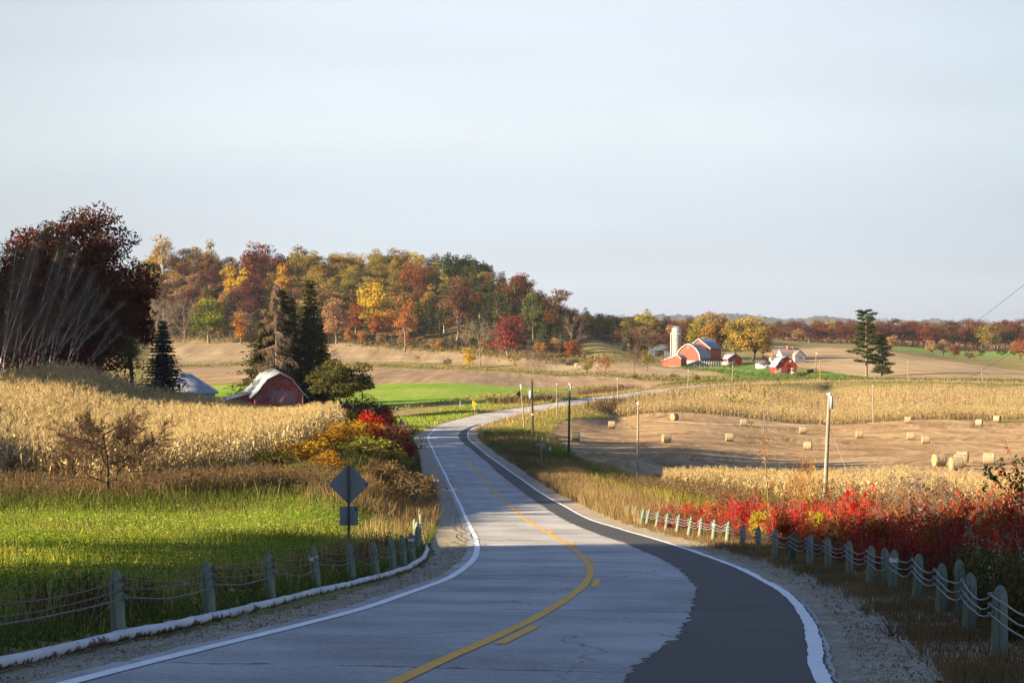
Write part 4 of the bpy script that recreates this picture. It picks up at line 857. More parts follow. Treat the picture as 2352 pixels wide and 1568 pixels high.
# ------------------------------------------------------------------ buildings
def boards(name,c,c2,metal=0,rough=.8,sx=5,amt=(.35,.65),sz=.12,worn_c=None):
    m,t=newmat(name); v=t.coord(); f=t.noise(t.mapping(v,(sx,sx,sz)),1.0,4,.6); col=t.ramp(f,[(amt[0],c),(amt[1],c2)])
    if worn_c: 
        k=t.ramp(t.noise(t.mapping(v,(3,3,.5)),1.3,5,.7),[(.50,0.),(.62,1.)]); col=t.mix(k,col,worn_c)
    w=t.new('TexWave',wave_type='BANDS',bands_direction='X'); t.set(w,'Vector',t.mapping(v,(1,1,1))); w.inputs['Scale'].default_value=1.4
    t.bsdf(col,rough,metal,t.bump(w.outputs['Fac'],.25,.02),.3); return m
m_oldred=boards('weathered red boards',(.17,.028,.028),(.26,.05,.048),worn_c=(.28,.14,.135))
m_red=boards('barn red boards',(.30,.050,.028),(.36,.075,.042)); m_red2=boards('painted red boards',(.33,.026,.02),(.38,.038,.027))
m_redmet=boards('red siding',(.30,.058,.038),(.36,.075,.05)); m_tin=boards('galvanised roof',(.15,.175,.21),(.22,.25,.285),.25,.45,1.2,(.3,.7),1.2)
m_tinold=boards('weathered tin',(.22,.24,.27),(.36,.38,.42),.15,.5,1.5,(.3,.7),.25); m_bluetin=boards('blue grey steel roof',(.12,.16,.21),(.17,.215,.27),.3,.4,1,(.3,.7),1)
m_stone=plain('concrete foundation',(.34,.32,.29),.9,.25,3,.2); m_whitep=plain('white paint',(.52,.51,.48),.6,.06,2); m_cream=boards('white clapboard',(.58,.57,.52),(.64,.63,.58),sx=.1,sz=5)
m_shingle=plain('brown shingles',(.24,.19,.165),.9,.2,6,.2); m_dshingle=plain('dark shingles',(.09,.085,.085),.9,.2,6); m_pinkroof=plain('faded pink shingles',(.28,.20,.195),.9,.3,5)
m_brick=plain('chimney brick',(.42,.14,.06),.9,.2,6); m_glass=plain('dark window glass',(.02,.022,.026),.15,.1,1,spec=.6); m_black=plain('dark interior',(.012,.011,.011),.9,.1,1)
m_galv=plain('galvanised sheet',(.42,.43,.44),.45,.12,3,metal=.4); m_silo=boards('concrete staves',(.26,.25,.22),(.34,.33,.295),sx=1.2,sz=1.2); m_blue=plain('blue tarp',(.08,.22,.55),.6,.1,2)
m_woodgrey=bark('grey weathered wood',(.28,.25,.21),.3); m_tire=plain('tyre rubber',(.02,.02,.02),.8,.1,2); m_carred=plain('red car paint',(.48,.02,.02),.3,.05,1,spec=.5)
def build(name,label,cat,x,d,deg,z=None,group=None,dz=0):
    X=(x-CX)/F*d; return thing(name,label,cat,(X,d,(G(X,d) if z is None else z)+dz),radians(deg),group)
def bp(name,mat,parent,fn,smooth=False):
    m=MB(); fn(m); return m.obj(name,mat,parent,smooth)
def roofsheet(path,th=.14):
    p=np.array(path,float); return [tuple(q) for q in p]+[(q[0],q[1]+th) for q in p[::-1]]
def window(par,x,y,z,w,h,fr=.09,cross=True):
    f=bp('window',m_whitep,par,lambda m:(m.box(x-w/2-fr,x+w/2+fr,y-.06,y+.02,z-h/2-fr,z-h/2),m.box(x-w/2-fr,x+w/2+fr,y-.06,y+.02,z+h/2,z+h/2+fr),m.box(x-w/2-fr,x-w/2,y-.06,y+.02,z-h/2,z+h/2),m.box(x+w/2,x+w/2+fr,y-.06,y+.02,z-h/2,z+h/2),
        m.box(x-.03,x+.03,y-.055,y+.02,z-h/2,z+h/2) if cross else None,m.box(x-w/2,x+w/2,y-.052,y+.02,z-.03,z+.03) if cross else None))
    bp('pane',m_glass,f,lambda m:m.box(x-w/2,x+w/2,y-.03,y+.01,z-h/2,z+h/2))
# weathered gambrel barn behind the corn
b=build('gambrel_barn','weathered red gambrel barn with a pale tin roof behind the corn','barn',642,418,13,-16.4)
prof=[(-5,-.6),(5,-.6),(5,2.9),(4.55,3.6),(2.55,6.2),(0,7.45),(-2.55,6.2),(-4.55,3.6),(-5,2.9)]
lift=lambda v:v+np.c_[np.zeros((len(v),2)),.055*v[:,1:2]*(v[:,2:3]>1)]
bp('wall',m_oldred,b,lambda m:m.prism(prof,0,16,lift))
bp('roof',m_tinold,b,lambda m:m.prism(roofsheet([(-6.1,2.25),(-4.6,3.75),(-2.6,6.3),(0,7.58),(2.6,6.3),(4.6,3.75),(6.1,2.25)],.12),-.75,16.4,lift))
dr=bp('door',boards('faded pink boards',(.20,.075,.075),(.27,.13,.13),worn_c=(.30,.2,.2)),b,lambda m:m.box(-2.2,3.6,-.07,.02,-.4,3.9)); bp('rail',m_oldred,dr,lambda m:m.box(-2.5,4.8,-.12,-.07,1.0,1.12))
for sx_ in (-4.97,4.85): bp('corner_board',m_woodgrey,b,lambda m:m.box(sx_,sx_+.12,-.05,.05,-.5,2.9))
lt=bp('lean_to',m_oldred,b,lambda m:m.prism([(-10.2,-.6),(-5.01,-.6),(-5.01,3.2),(-10.2,1.9)],4,14)); bp('roof',m_tinold,lt,lambda m:m.prism(roofsheet([(-11.2,1.75),(-5.05,3.42)],.1),3.4,14.6))
# hipped house roof
def hip(m,w,l,z0,h,rl,ov=.0):
    v=np.array([(-w,-l,z0),(w,-l,z0),(w,l,z0),(-w,l,z0),(-rl,0,z0+h),(rl,0,z0+h),(-w,-l,z0-.15),(w,-l,z0-.15),(w,l,z0-.15),(-w,l,z0-.15)],float)
    m.add(v,[(0,1,5,4),(2,3,4,5),(0,6,7,1),(1,7,8,2),(2,8,9,3),(3,9,6,0),(6,9,8,7)],[(1,2,5),(3,0,4)])
b=build('hip_roof_house','low house with a broad pale metal hipped roof beyond the corn','house',428,332,8,-13.3)
bp('wall',m_cream,b,lambda m:m.box(-4.7,4.7,-4.2,4.2,-.5,3.1)); bp('roof',m_tinold,b,lambda m:hip(m,5.3,4.8,3.1,3.2,.6)); bp('chimney',m_stone,b,lambda m:m.box(-2.1,-1.3,-.2,.6,4.5,6.8))
window(b,2.4,-4.2,1.8,.9,1.2)
b=build('garden_shed','little shed with a faded pink hipped roof behind the red hedgerow','shed',795,276,20)
bp('wall',m_cream,b,lambda m:m.box(-1.9,1.9,-1.7,1.7,-.4,2.5)); bp('roof',m_pinkroof,b,lambda m:hip(m,2.4,2.2,2.4,1.75,.1))
# ---- the farm
b=build('round_roof_barn','red barn with a grey gothic-arched roof standing below the silo','barn',1581,850,-35,-15.1)
arch=[(-5.7,2.6),(-5.55,4.2),(-5.0,5.8),(-4.0,7.2),(-2.6,8.4),(-1.2,9.15),(0,9.5),(1.2,9.15),(2.6,8.4),(4.0,7.2),(5.0,5.8),(5.55,4.2),(5.7,2.6)]
bp('wall',m_redmet,b,lambda m:m.prism(arch[::-1],0,9)); bp('foundation',m_stone,b,lambda m:m.box(-5.65,5.65,.05,9,-.8,2.6))
bp('roof',m_tin,b,lambda m:m.prism([(x*1.03,z) for x,z in arch]+[(x*1.06,z+.2) for x,z in arch[::-1]],-.25,9))
bp('verge_board',m_whitep,b,lambda m:m.prism([(x*.985,z-.1) for x,z in arch]+[(x*1.045,z+.16) for x,z in arch[::-1]],-.42,-.27))
window(b,0,0,8.0,.7,.7); 
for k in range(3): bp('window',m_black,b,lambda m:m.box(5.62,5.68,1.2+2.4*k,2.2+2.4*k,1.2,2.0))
b=build('tall_gable_barn','tall red gabled barn with a blue-grey roof behind the arched barn','barn',1581,850,-35,-15.1)
g5=[(-5.4,-.6),(5.4,-.6),(5.4,7.9),(0,11.7),(-5.4,7.9)]
bp('wall',m_red,b,lambda m:m.prism(g5,9.05,19)); bp('roof',m_bluetin,b,lambda m:m.prism(roofsheet([(-6,7.6),(0,11.85),(6,7.6)],.16),8.7,19.4))
bp('verge_board',m_whitep,b,lambda m:m.prism(roofsheet([(-5.9,7.45),(0,11.62),(5.9,7.45)],.28),8.5,8.68)); bp('corner_board',m_whitep,b,lambda m:m.box(5.3,5.5,8.95,9.15,0,7.8))
bp('cupola',m_tin,b,lambda m:m.tube([(0,13,11.8),(0,13,12.3),(0,13,12.5)],[.3,.3,.05],8))
b=build('lean_to_shed','low red shed in front of the arched barn','shed',1544,842,-35,-14.6)
bp('wall',m_redmet,b,lambda m:m.prism([(-5,-.2),(4.2,-.2),(4.2,2.9),(2.4,4.3),(-5,2.0)],0,5)); bp('roof',m_bluetin,b,lambda m:m.prism(roofsheet([(-5.3,2.0),(2.4,4.45),(4.6,2.9)],.12),-.1,5.2)); bp('foundation',m_stone,b,lambda m:m.box(-4.9,4.1,.06,4.9,-1.0,-.2))
bp('verge_board',m_whitep,b,lambda m:m.prism(roofsheet([(-5.3,1.9),(2.4,4.3),(4.5,2.8)],.26),-.3,-.12))
s=build('silo','pale concrete silo with a shiny ribbed dome beside the arched barn','silo',1554,868,0,-15)
def ring(m,r,z0,z1,n=28):
    m.tube([(0,0,z0),(0,0,z1)],[r,r],n)
bp('shaft',m_silo,s,lambda m:[ring(m,2.05+.02*(k%2),k*.78,(k+1)*.78) for k in range(19)]); 
dm=bp('dome',m_galv,s,lambda m:m.tube([(0,0,14.82+2.3*sin(a)) for a in np.linspace(0,pi/2-.02,9)],[2.12*cos(a)+.02 for a in np.linspace(0,pi/2-.02,9)],24),False)
bp('rib',m_tin,dm,lambda m:[m.tube([(2.14*cos(a)*cos(q),2.14*cos(a)*sin(q),14.84+2.34*sin(a)) for a in np.linspace(0,1.45,7)],.05,4) for q in np.linspace(0,6.28,17)[:-1]])
bp('band',m_whitep,s,lambda m:[m.box(-.16,.16,-.03,.06,13.2,14.3,lambda v,q=q:np.c_[v[:,0]*cos(q)-(v[:,1]-2.1)*sin(q),v[:,0]*sin(q)+(v[:,1]-2.1)*cos(q),v[:,2]]) for q in np.linspace(0,6.28,21)[:-1]])
bp('pipe',m_galv,s,lambda m:m.tube([(-2.45,-.4,0),(-2.45,-.4,14.5)],.2,8)); bp('ladder',m_galv,s,lambda m:[m.box(-2.75,-2.7,-.9,-.85,.5,13.5),m.box(-2.75,-2.7,-.4,-.35,.5,13.5)]+[m.box(-2.75,-2.71,-.88,-.36,.6+.6*k,.65+.6*k) for k in range(21)])
b=build('machine_shed','blue-grey steel shed with a dark doorway beside the silo','shed',1515,935,-14)
w2=[(-5.4,-.5),(5.4,-.5),(5.4,3.6),(0,5.6),(-5.4,3.6)]; m_shedw=boards('shade-darkened siding',(.06,.085,.115),(.09,.115,.15))  # siding colour darkened to stand in for shade on the front wall
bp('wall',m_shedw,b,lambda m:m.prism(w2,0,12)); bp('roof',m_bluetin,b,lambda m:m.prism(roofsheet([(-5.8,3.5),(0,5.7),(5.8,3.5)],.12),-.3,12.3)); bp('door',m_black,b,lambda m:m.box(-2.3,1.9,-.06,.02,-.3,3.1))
b=build('red_garage','bright red garage with a pale roof and open doorway beyond the wagon','garage',1688,848,20,-14.6)
w3=[(-3.4,-.4),(3.4,-.4),(3.4,2.9),(0,4.9),(-3.4,2.9)]
bp('wall',m_red2,b,lambda m:m.prism(w3,0,7)); bp('roof',m_tinold,b,lambda m:m.prism(roofsheet([(-3.9,2.7),(0,5.0),(3.9,2.7)],.12),-.4,7.3)); d_=bp('door',m_black,b,lambda m:m.box(-1.9,.1,-.05,.02,-.2,2.5)); bp('tarp',m_blue,d_,lambda m:m.prism([(-1.6,2.5),(.1,2.5),(.1,1.2),(-.4,1.5)],-.1,-.06))  # open doorway: a dark panel on the wall stands in for the shade inside
bp('verge_board',m_whitep,b,lambda m:m.prism(roofsheet([(-3.8,2.62),(0,4.85),(3.8,2.62)],.2),-.55,-.41))
for sx_ in (-3.45,3.3): bp('corner_board',m_whitep,b,lambda m:m.box(sx_,sx_+.15,-.06,.06,-.2,2.8))
c=build('parked_car','red car parked in front of the bright red garage','car',1691,838,14,None)
bp('body',m_carred,c,lambda m:m.prism([(-2.1,.35),(2.1,.35),(2.15,.75),(1.5,.9),(-1.7,.95),(-2.15,.8)],-.8,.8)); bp('cabin',m_glass,c,lambda m:m.prism([(-1.7,.93),(1.0,.92),(.5,1.42),(-1.2,1.45)],-.7,.7)); bp('roof',m_carred,c,lambda m:m.box(-1.2,.5,-.72,.72,1.42,1.48))
for sx_ in (-1.35,1.35):
    for sy_ in (-.8,.72): w_=bp('wheel',m_tire,c,lambda m:m.tube([(sx_,sy_-.1,.33),(sx_,sy_+.12,.33)],[.33,.33],12)); bp('rim',m_galv,w_,lambda m:m.tube([(sx_,sy_-.115,.33),(sx_,sy_-.09,.33)],[.19,.19],10))
c=build('feed_wagon','white slatted feed wagon standing before the red garage','wagon',1671,832,6,None)
bp('frame',m_woodgrey,c,lambda m:(m.box(-2.3,2.3,-1,1,.7,.82),m.box(-2.3,-2.2,-1,1,.82,2.2),m.box(2.2,2.3,-1,1,.82,2.2),m.box(-.05,.05,-1,1,.82,2.2)))
for z0,z1 in ((.95,1.42),(1.6,2.1)): bp('side_board',m_whitep,c,lambda m:(m.box(-2.2,2.2,-1.04,-1.0,z0,z1),m.box(-2.2,2.2,1.0,1.04,z0,z1)))
for sx_ in (-1.5,1.5):
    for sy_ in (-.9,.9): bp('wheel',m_tire,c,lambda m:m.tube([(sx_,sy_-.1,.36),(sx_,sy_+.1,.36)],[.36,.36],10))
b=build('barnyard_wall','grey barnyard wall of boards and posts beside the tall gabled barn','wall',1634,846,4,None)
bp('boards',m_stone,b,lambda m:m.box(-5.2,5.2,0,.2,-.3,2.0)); bp('post',m_woodgrey,b,lambda m:[m.box(-5+k,-4.85+k,-.15,0,-.2,2.3) for k in range(11)])
b=build('wreath_barn','small red gambrel barn with white windows and a wreath above its door','barn',1806.5,735,9,-15.75)
w4=[(-3.9,-.5),(3.9,-.5),(3.9,2.7),(1.95,5.3),(0,6.15),(-1.95,5.3),(-3.9,2.7)]
bp('wall',m_red2,b,lambda m:m.prism(w4,0,8)); bp('roof',m_tinold,b,lambda m:m.prism(roofsheet([(-4.35,2.35),(-2.05,5.42),(0,6.32),(2.05,5.42),(4.35,2.35)],.13),-.35,8.3))
for x_,z_,w_,h_ in ((-1.65,4.65,.42,.42),(1.6,4.65,.42,.42),(-2.35,1.6,.55,.95),(2.25,1.6,.55,.95)): window(b,x_,0,z_,w_,h_,.17)
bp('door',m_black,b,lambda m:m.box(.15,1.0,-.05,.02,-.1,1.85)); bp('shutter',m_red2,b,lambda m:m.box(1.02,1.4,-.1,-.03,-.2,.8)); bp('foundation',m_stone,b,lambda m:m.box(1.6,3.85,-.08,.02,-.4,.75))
wr=bp('wreath',plain('wreath greens',(.05,.04,.03),.9,.3,20),b,lambda m:m.tube([(.2+.42*cos(a),-.12,3.1+.42*sin(a)) for a in np.linspace(0,2*pi,17)],.14,6,False)); bp('bow',m_redmet,wr,lambda m:m.box(.02,.38,-.2,-.1,2.9,3.3))
b=build('pen_fence','pale plank pen fence in front of the red wreath barn','fence',1794,731,9,-15.75)
for k in range(5): bp('post',m_woodgrey,b,lambda m:m.box(-2.4+1.15*k,-2.26+1.15*k,0,.12,-.3,1.25))
bp('rails',m_woodgrey,b,lambda m:[m.box(-2.4,2.3,-.05,0,.2+.33*k,.34+.33*k) for k in range(4)])
H=build('farmhouse','white two-storey farmhouse with brown roofs behind the red wreath barn','house',1812,862,20,-16.0)
bp('wall',m_cream,H,lambda m:(m.prism([(-2.9,0),(2.9,0),(2.9,5.4),(0,8.1),(-2.9,5.4)],-4.6,4.6,lambda v:np.c_[v[:,1],v[:,0],v[:,2]]),))
bp('wing_wall',m_cream,H,lambda m:m.prism([(-2.5,0),(2.5,0),(2.5,5.4),(0,7.6),(-2.5,5.4)],-5.2,-2.9,lambda v:v+np.array([2.6,0,0])))
bp('roof',m_shingle,H,lambda m:m.prism(roofsheet([(-3.4,5.1),(0,8.25),(3.4,5.1)],.14),-5.0,5.0,lambda v:np.c_[v[:,1],v[:,0],v[:,2]])); bp('wing_roof',m_shingle,H,lambda m:m.prism(roofsheet([(-3.0,5.1),(0,7.75),(3.0,5.1)],.14),-5.6,0,lambda v:v+np.array([2.6,0,0])))
for x_,z_ in ((2.1,4.3),(3.1,4.3),(4.3,1.6)): window(H,x_,-5.2,z_,.55,1.15,.08)
for x_,h_ in ((-.6,9.6),(2.0,9.2)): bp('chimney',m_brick,H,lambda m:m.box(x_-.35,x_+.35,-.4,.4,7.3,h_))
low=bp('low_wing',m_cream,H,lambda m:m.prism([(-2.4,0),(2.4,0),(2.4,2.8),(0,4.9),(-2.4,2.8)],-9.6,-4.6,lambda v:np.c_[v[:,1],v[:,0]-1,v[:,2]])); bp('roof',m_shingle,low,lambda m:m.prism(roofsheet([(-2.8,2.6),(0,5.05),(2.8,2.6)],.13),-10,-4.6,lambda v:np.c_[v[:,1],v[:,0]-1,v[:,2]])); bp('chimney',m_brick,low,lambda m:m.box(-8.8,-8.1,-1.3,-.7,4.5,6.2))
window(H,-8.2,-3.4,1.5,.6,1.2,.07)
po=bp('porch_roof',m_dshingle,H,lambda m:m.box(5.1,7.4,-4.9,-1.5,2.75,2.95)); 
for y_ in (-4.7,-1.7): bp('porch_post',m_whitep,po,lambda m:m.box(7.1,7.25,y_,y_+.15,-.2,2.75))
b=build('small_garage','cream garage with a dark hipped roof beside the farmhouse','garage',1755,800,6,None)
bp('wall',m_cream,b,lambda m:m.box(-2.9,2.9,-2.5,2.5,-.5,2.1)); bp('roof',m_dshingle,b,lambda m:hip(m,3.3,2.9,2.1,1.45,.3)); window(b,-.9,-2.5,1.3,.5,.6,.06); window(b,1.3,-2.5,1.3,.5,.6,.06)
b=build('calf_hutch','small dark calf hutch on the lawn beyond the wreath barn','shed',1862,742,0,None)
bp('wall',plain('dark boards',(.05,.05,.055),.9),b,lambda m:m.prism([(-1.1,-.2),(1.1,-.2),(1.1,1.2),(-1.1,.9)],0,1.6)); bp('roof',m_dshingle,b,lambda m:m.prism(roofsheet([(-1.25,.88),(1.25,1.25)],.08),-.2,1.8))
# paddock fence along the farm lawn
fp=[(1573,838),(1595.5,841.5),(1607,842.5),(1618,843.5),(1631.5,845.5),(1646,847.5),(1658.5,849),(1673,850.5),(1687.5,852.5),(1703.5,855),(1722,856.5),(1741,858)]
A=[at(x,y+1,600,950) for x,y in fp]; fo=thing('paddock_fence','thin paddock fence of pale posts below the farm buildings','fence',A[0])
for p in A: bp('post',m_woodgrey,fo,lambda m:m.box(-.08,.08,-.08,.08,-.2,1.15,lambda v:v+(p-A[0])))
bp('wire',m_galv,fo,lambda m:[m.tube([p-A[0]+np.array([0,0,z_]) for p in A],.02,3) for z_ in (.45,.9)])
# farm trees
FT='farmyard trees'
DENSE=[deciduous(470+i,20,(7,7,8.8),11,40,4200,.36,(.24,.36),.45,.16,.3,20) for i in range(2)]
for i,(x,yt,w,d,pal,lab) in enumerate([(1612,724,62,915,'olive gold','golden olive tree rising directly behind the tall gabled barn'),(1652,711,74,905,'gold','tallest golden tree of the farmyard, above the tall gabled barn'),(1690,728,60,892,'olive gold','olive-gold tree right behind the bright red garage'.replace('right ','')),(1728,721,74,888,'gold','broad golden tree between the red garage and the farmhouse'),(1751,748,42,884,'olive gold','shorter olive-gold tree at the farmhouse end of the farmyard row'),(1572,727,44,925,'rust brown','rusty tree behind the silo dome')]):
    lone(DENSE[i%2],pal,x,d,yt-7,w*1.38,'maple_tree',lab,i*.9,m_dark,'tree',FT)
lone(DEC[2],'maroon',1757,815,812,26,'plum_tree','small dark purple tree on the lawn beside the farmhouse',.3,None,'tree',FT)
lone(DENSE[0],'olive gold',1484,1010,706,74,'maple_tree','golden olive tree above the blue-grey machine shed',.3,None,'tree',FT)
lone(DENSE[1],'olive green',1452,1000,722,60,'maple_tree','dull green tree beside the golden olive one near the machine shed',1.3,None,'tree',FT)
lone(BAR[0],'brown twig',1468,900,748,74,'bare_tree','wide brown leafless tree before the machine shed',.3,None,'tree',FT)
lone(BAR[1],'brown twig',1500,905,765,50,'bare_tree','smaller brown leafless tree at the machine shed corner',.9,None,'tree',FT)
g=rs(9)
HB=[deciduous(480+i,5,(2.6,2.6,2.3),2.6,20,900,.2,(.26,.42),.1,.1,.4,10) for i in range(3)]
HW=[bare(484+i,6,levels=4,k0=11,kk=4,spread=.6,up=.6,r0=.09,trunk=.08,twig=.018,leaves=420,leaf=.14) for i in range(2)]
for i,(x,yb,yt,w,k,pal,lab) in enumerate([(1457,860,792,44,HW[0],'brown twig','reddish-brown bare tree in the hedge in front of the machine shed'),(1487,852,796,38,HB[0],'olive gold','yellowish shrub tree in the hedge below the machine shed'),(1523,845,810,24,HW[1],'tan','pinkish pale shrub in front of the low red shed'),(1391,862,820,36,HW[0],'orange','thin orange-topped tree in the middle field hedge'),(1349,858,822,34,HB[1],'olive gold','dense ochre bush in the middle field hedge beside the cattle'),(1341,832,806,14,HB[2],'tan','tiny tan tree at the wood edge above the cattle'),(1182,842,813,32,HW[1],'olive gold','small yellow-tinged shrub in the field hedge below the crimson maple'),(1027,842,820,26,HB[0],'brown weed','rusty shrub in the field hedge below the yellow ash'),(958,836,813,14,HW[0],'orange','tiny orange sapling in the field hedge'),(768,830,800,22,HW[1],'grey twig','leafless shrub beside the tall narrow spruce'),(1548,872,856,40,HB[2],'brown weed','low brown bush in the ditch below the arched barn'),(1601,876,861,26,HB[1],'red weed','low rusty bush in the ditch by the far road'),(1694,871,860,15,HB[0],'shrub green','round green bush beside the far road below the red garage'),(1460,872,858,30,HB[2],'brown weed','brown bush in the ditch below the orange-topped tree'),
    (1840,866,854,60,HB[0],'red weed','flat brown bush below the red wreath barn'),(1425,898,880,22,HB[1],'shrub gold','ochre bush at the corner of the young wheat'),(1192,920,893,18,HB[2],'red weed','rusty upright bush beside the far road near the leaning pole'),(1128,920,910,30,HB[0],'red weed','rust and green bush beside the yellow pennant sign'),(1965,868,861,22,HB[1],'brown weed','small bush at the foot of the lawn near the big pine')]):
    p=at(x,yb,400,1100); lone(k,pal,x,p[1],yt,w,'hedge_shrub' if k in HB else 'hedge_tree',lab,i*.7,None,'shrub','shrubs of the field hedges',('foliage','stem') if k in HB else ('crown','trunk'))
def whitepine(seed,H,R,nb,zb,top=.45):
    g=rs(seed); a=MB(); b=MB(); path=np.array([(0,0,0),(.1,0,H*.4),(-.1,.1,H*.75),(0,0,H*.97)]); b.tube(path,[.5,.38,.2,.05],8); C=[];N=[]
    for i in range(nb):
        f=zb+(1-zb)*(i+.6*g.rand())/nb; z=H*f; L=R*(1-(1-top)*f**1.6)*(.40+.65*g.rand())*(.75 if f<.25 else 1); th=i*2.4+g.randn()*.5; d=np.array([cos(th),sin(th),.10+.12*g.rand()]); o=np.array([0,0,z]); b.tube([o,o+d*L*.55,o+d*L],[.11,.07,.02],4,False)
        for s in np.linspace(.38,1,4):
            n=int(55+45*s); C.append(o+d*L*s+g.randn(n,3)*np.array([.62,.62,.20])*(.6+.10*L)); N.append(np.tile(d*.3+np.array([0,0,1.]),(n,1)))
    leafcards(a,g,np.vstack(C),np.vstack(N),.33,wild=.8,aspect=.6); return a.mesh('crown'),b.mesh('trunk',True),H,2*R
WP=whitepine(490,23,7.5,40,.2); WP2=whitepine(491,15,5.2,40,.06,.35)
lone(WP,'white pine',1990,684,712,92,'pine_tree','great lone pine with ragged layered boughs beside the far road',.6,m_bark)
lone(WP2,'white pine',2026,682,768,58,'pine_tree','shorter dark pine leaning in close under the great lone pine',.2,m_dark)
for i,(x,d,yt,w,k,pal,lab) in enumerate([(1836,1385,752,46,DENSE[0],'tan','round tan oak in front of the far wood'),(2047,1060,767,40,DEC[0],'tan','tan and olive tree just beyond the great lone pine'),(2140,1150,778,36,DENSE[1],'tan','pale yellow tree in the far hedge, first of a pair'),(2166,1150,776,38,DENSE[0],'tan','pale tan tree in the far hedge, second of a pair'),(2193,1120,788,32,DEC[1],'scarlet brown','rust red tree beside the pale pair in the far hedge'),(2238,1090,802,26,HB[0],'olive gold','yellow-brown bush in the far hedge beyond the rust red tree'),(2225,1085,806,30,HB[1],'brown weed','brown bush in the far hedge'),(2256,1230,800,18,HB[2],'dark green','dark bush on the far green pasture'),(2302,1230,798,30,HB[0],'dark green','wider dark bush on the far green pasture'),(2330,1230,797,30,HB[1],'olive green','olive bush at the end of the far green pasture'),(2345,1100,775,50,DEC[2],'orange','orange-brown tree at the end of the far hedge')]):
    lone(k,pal,x,d,yt,w,'field_tree' if k not in HB else 'field_bush',lab,i,None,'tree' if k not in HB else 'bush','trees of the far fields')
# cattle grazing the stubble
m_cowd=plain('dark hide',(.035,.022,.016),.8,.2,2); m_cowg=plain('grey white hide',(.42,.40,.38),.8,.3,2)
def cow(m):
    B=[((-1.0,0,.95),.42),((-.5,0,.98),.46),((.2,0,.98),.45),((.75,0,1.02),.40),((1.05,0,1.05),.27),((1.4,0,.85),.2),((1.6,0,.55),.17),((1.72,0,.35),.13)]
    m.tube([b[0] for b in B],[b[1] for b in B],10)
    for x_ in (-.95,.7):
        for y_ in (-.24,.24): m.tube([(x_,y_,.9),(x_+.05,y_,.5),(x_,y_,.0)],[.17,.1,.075],6)
    m.tube([(-1.4,0,1.15),(-1.5,0,.8),(-1.48,0,.45)],[.05,.04,.06],5)
    for y_ in (-1,1): m.tube([(1.5,.12*y_,.75),(1.46,.3*y_,.75)],[.06,.02],4)
cm=MB(); cow(cm); cm=cm.mesh('cow',True)
for i,(x,y,rz,mt,lab) in enumerate([(1305,841,.3,m_cowd,'dark cow grazing the stubble, head toward the silo'),(1312,840,2.9,m_cowd,'dark cow facing away from the silo beside the pale cow'),(1319,836,.1,m_cowd,'dark cow standing highest on the stubble of the small herd'),(1327,842,.2,m_cowg,'pale grey cow of the small herd on the stubble')]):
    p=at(x,y,700,1000); o=link('cow',cm,mt); o.location=p; o.rotation_euler=(0,0,rz); tag(o,lab,'cow','cattle on the stubble')
# ------------------------------------------------------------------ guard-rail posts, cables, kerb
def postmat(name,c,c2):
    m,t=newmat(name); v=t.coord(); f=t.noise(t.mapping(v,(14,14,1.1)),1.0,5,.65); g_=t.noise(v,6,4,.6)
    c_=t.ramp(f,[(.32,c),(.55,c2),(.75,tuple(x*1.25 for x in c2))]); k=t.ramp(g_,[(.45,0.),(.7,1.)]); c_=t.mix(t.math('MULTIPLY',k,.5),c_,(.12,.16,.12))
    crk=t.ramp(t.noise(t.mapping(v,(22,22,.5)),1.0,2,.5),[(.30,1.),(.34,0.)]); c_=t.mix(t.math('MULTIPLY',crk,.8),c_,(.03,.03,.025))
    t.bsdf(c_,.9,0,t.bump(f,.5,.01),.2); return m
m_post=postmat('treated post wood',(.10,.13,.09),(.205,.235,.165)); m_post2=postmat('dark green post wood',(.035,.05,.032),(.07,.085,.05))
m_rust=plain('rusty cable',(.13,.085,.065),.8,.4,30); m_cable=plain('galvanised cable',(.18,.19,.205),.6,.25,40); m_cabled=plain('dull cable',(.13,.13,.13),.7,.3,40); m_band=plain('reflective band',(.72,.73,.75),.4,.05,3)
def postmesh(seed,h=.85,r=.092):
    g=rs(seed); m=MB(); z=np.array([-.25,0,h*.3,h*.6,h-.2,h-.11,h-.05,h-.015,h]); rr=r*np.array([1.03,1.02,1,.98,.97,.86,.62,.36,.08])
    m.tube(np.c_[np.cumsum(g.randn(9)*.002),np.cumsum(g.randn(9)*.002),z],rr,14); return m.mesh('post',True)
PM=[postmesh(500+i) for i in range(4)]
def rope(m,a,b,g,sag,rad,nseg=16):
    t=np.linspace(0,1,nseg+1); P=a+(b-a)*t[:,None]; L=np.linalg.norm(b-a); w=smooth(g.randn(nseg+1,1),5)[:,0]*.018*(t*(1-t)*4)
    P[:,2]-=sag*4*t*(1-t)*(.5+.8*t)*1.0; P[:,2]+=w; m.tube(P,rad,6,False)
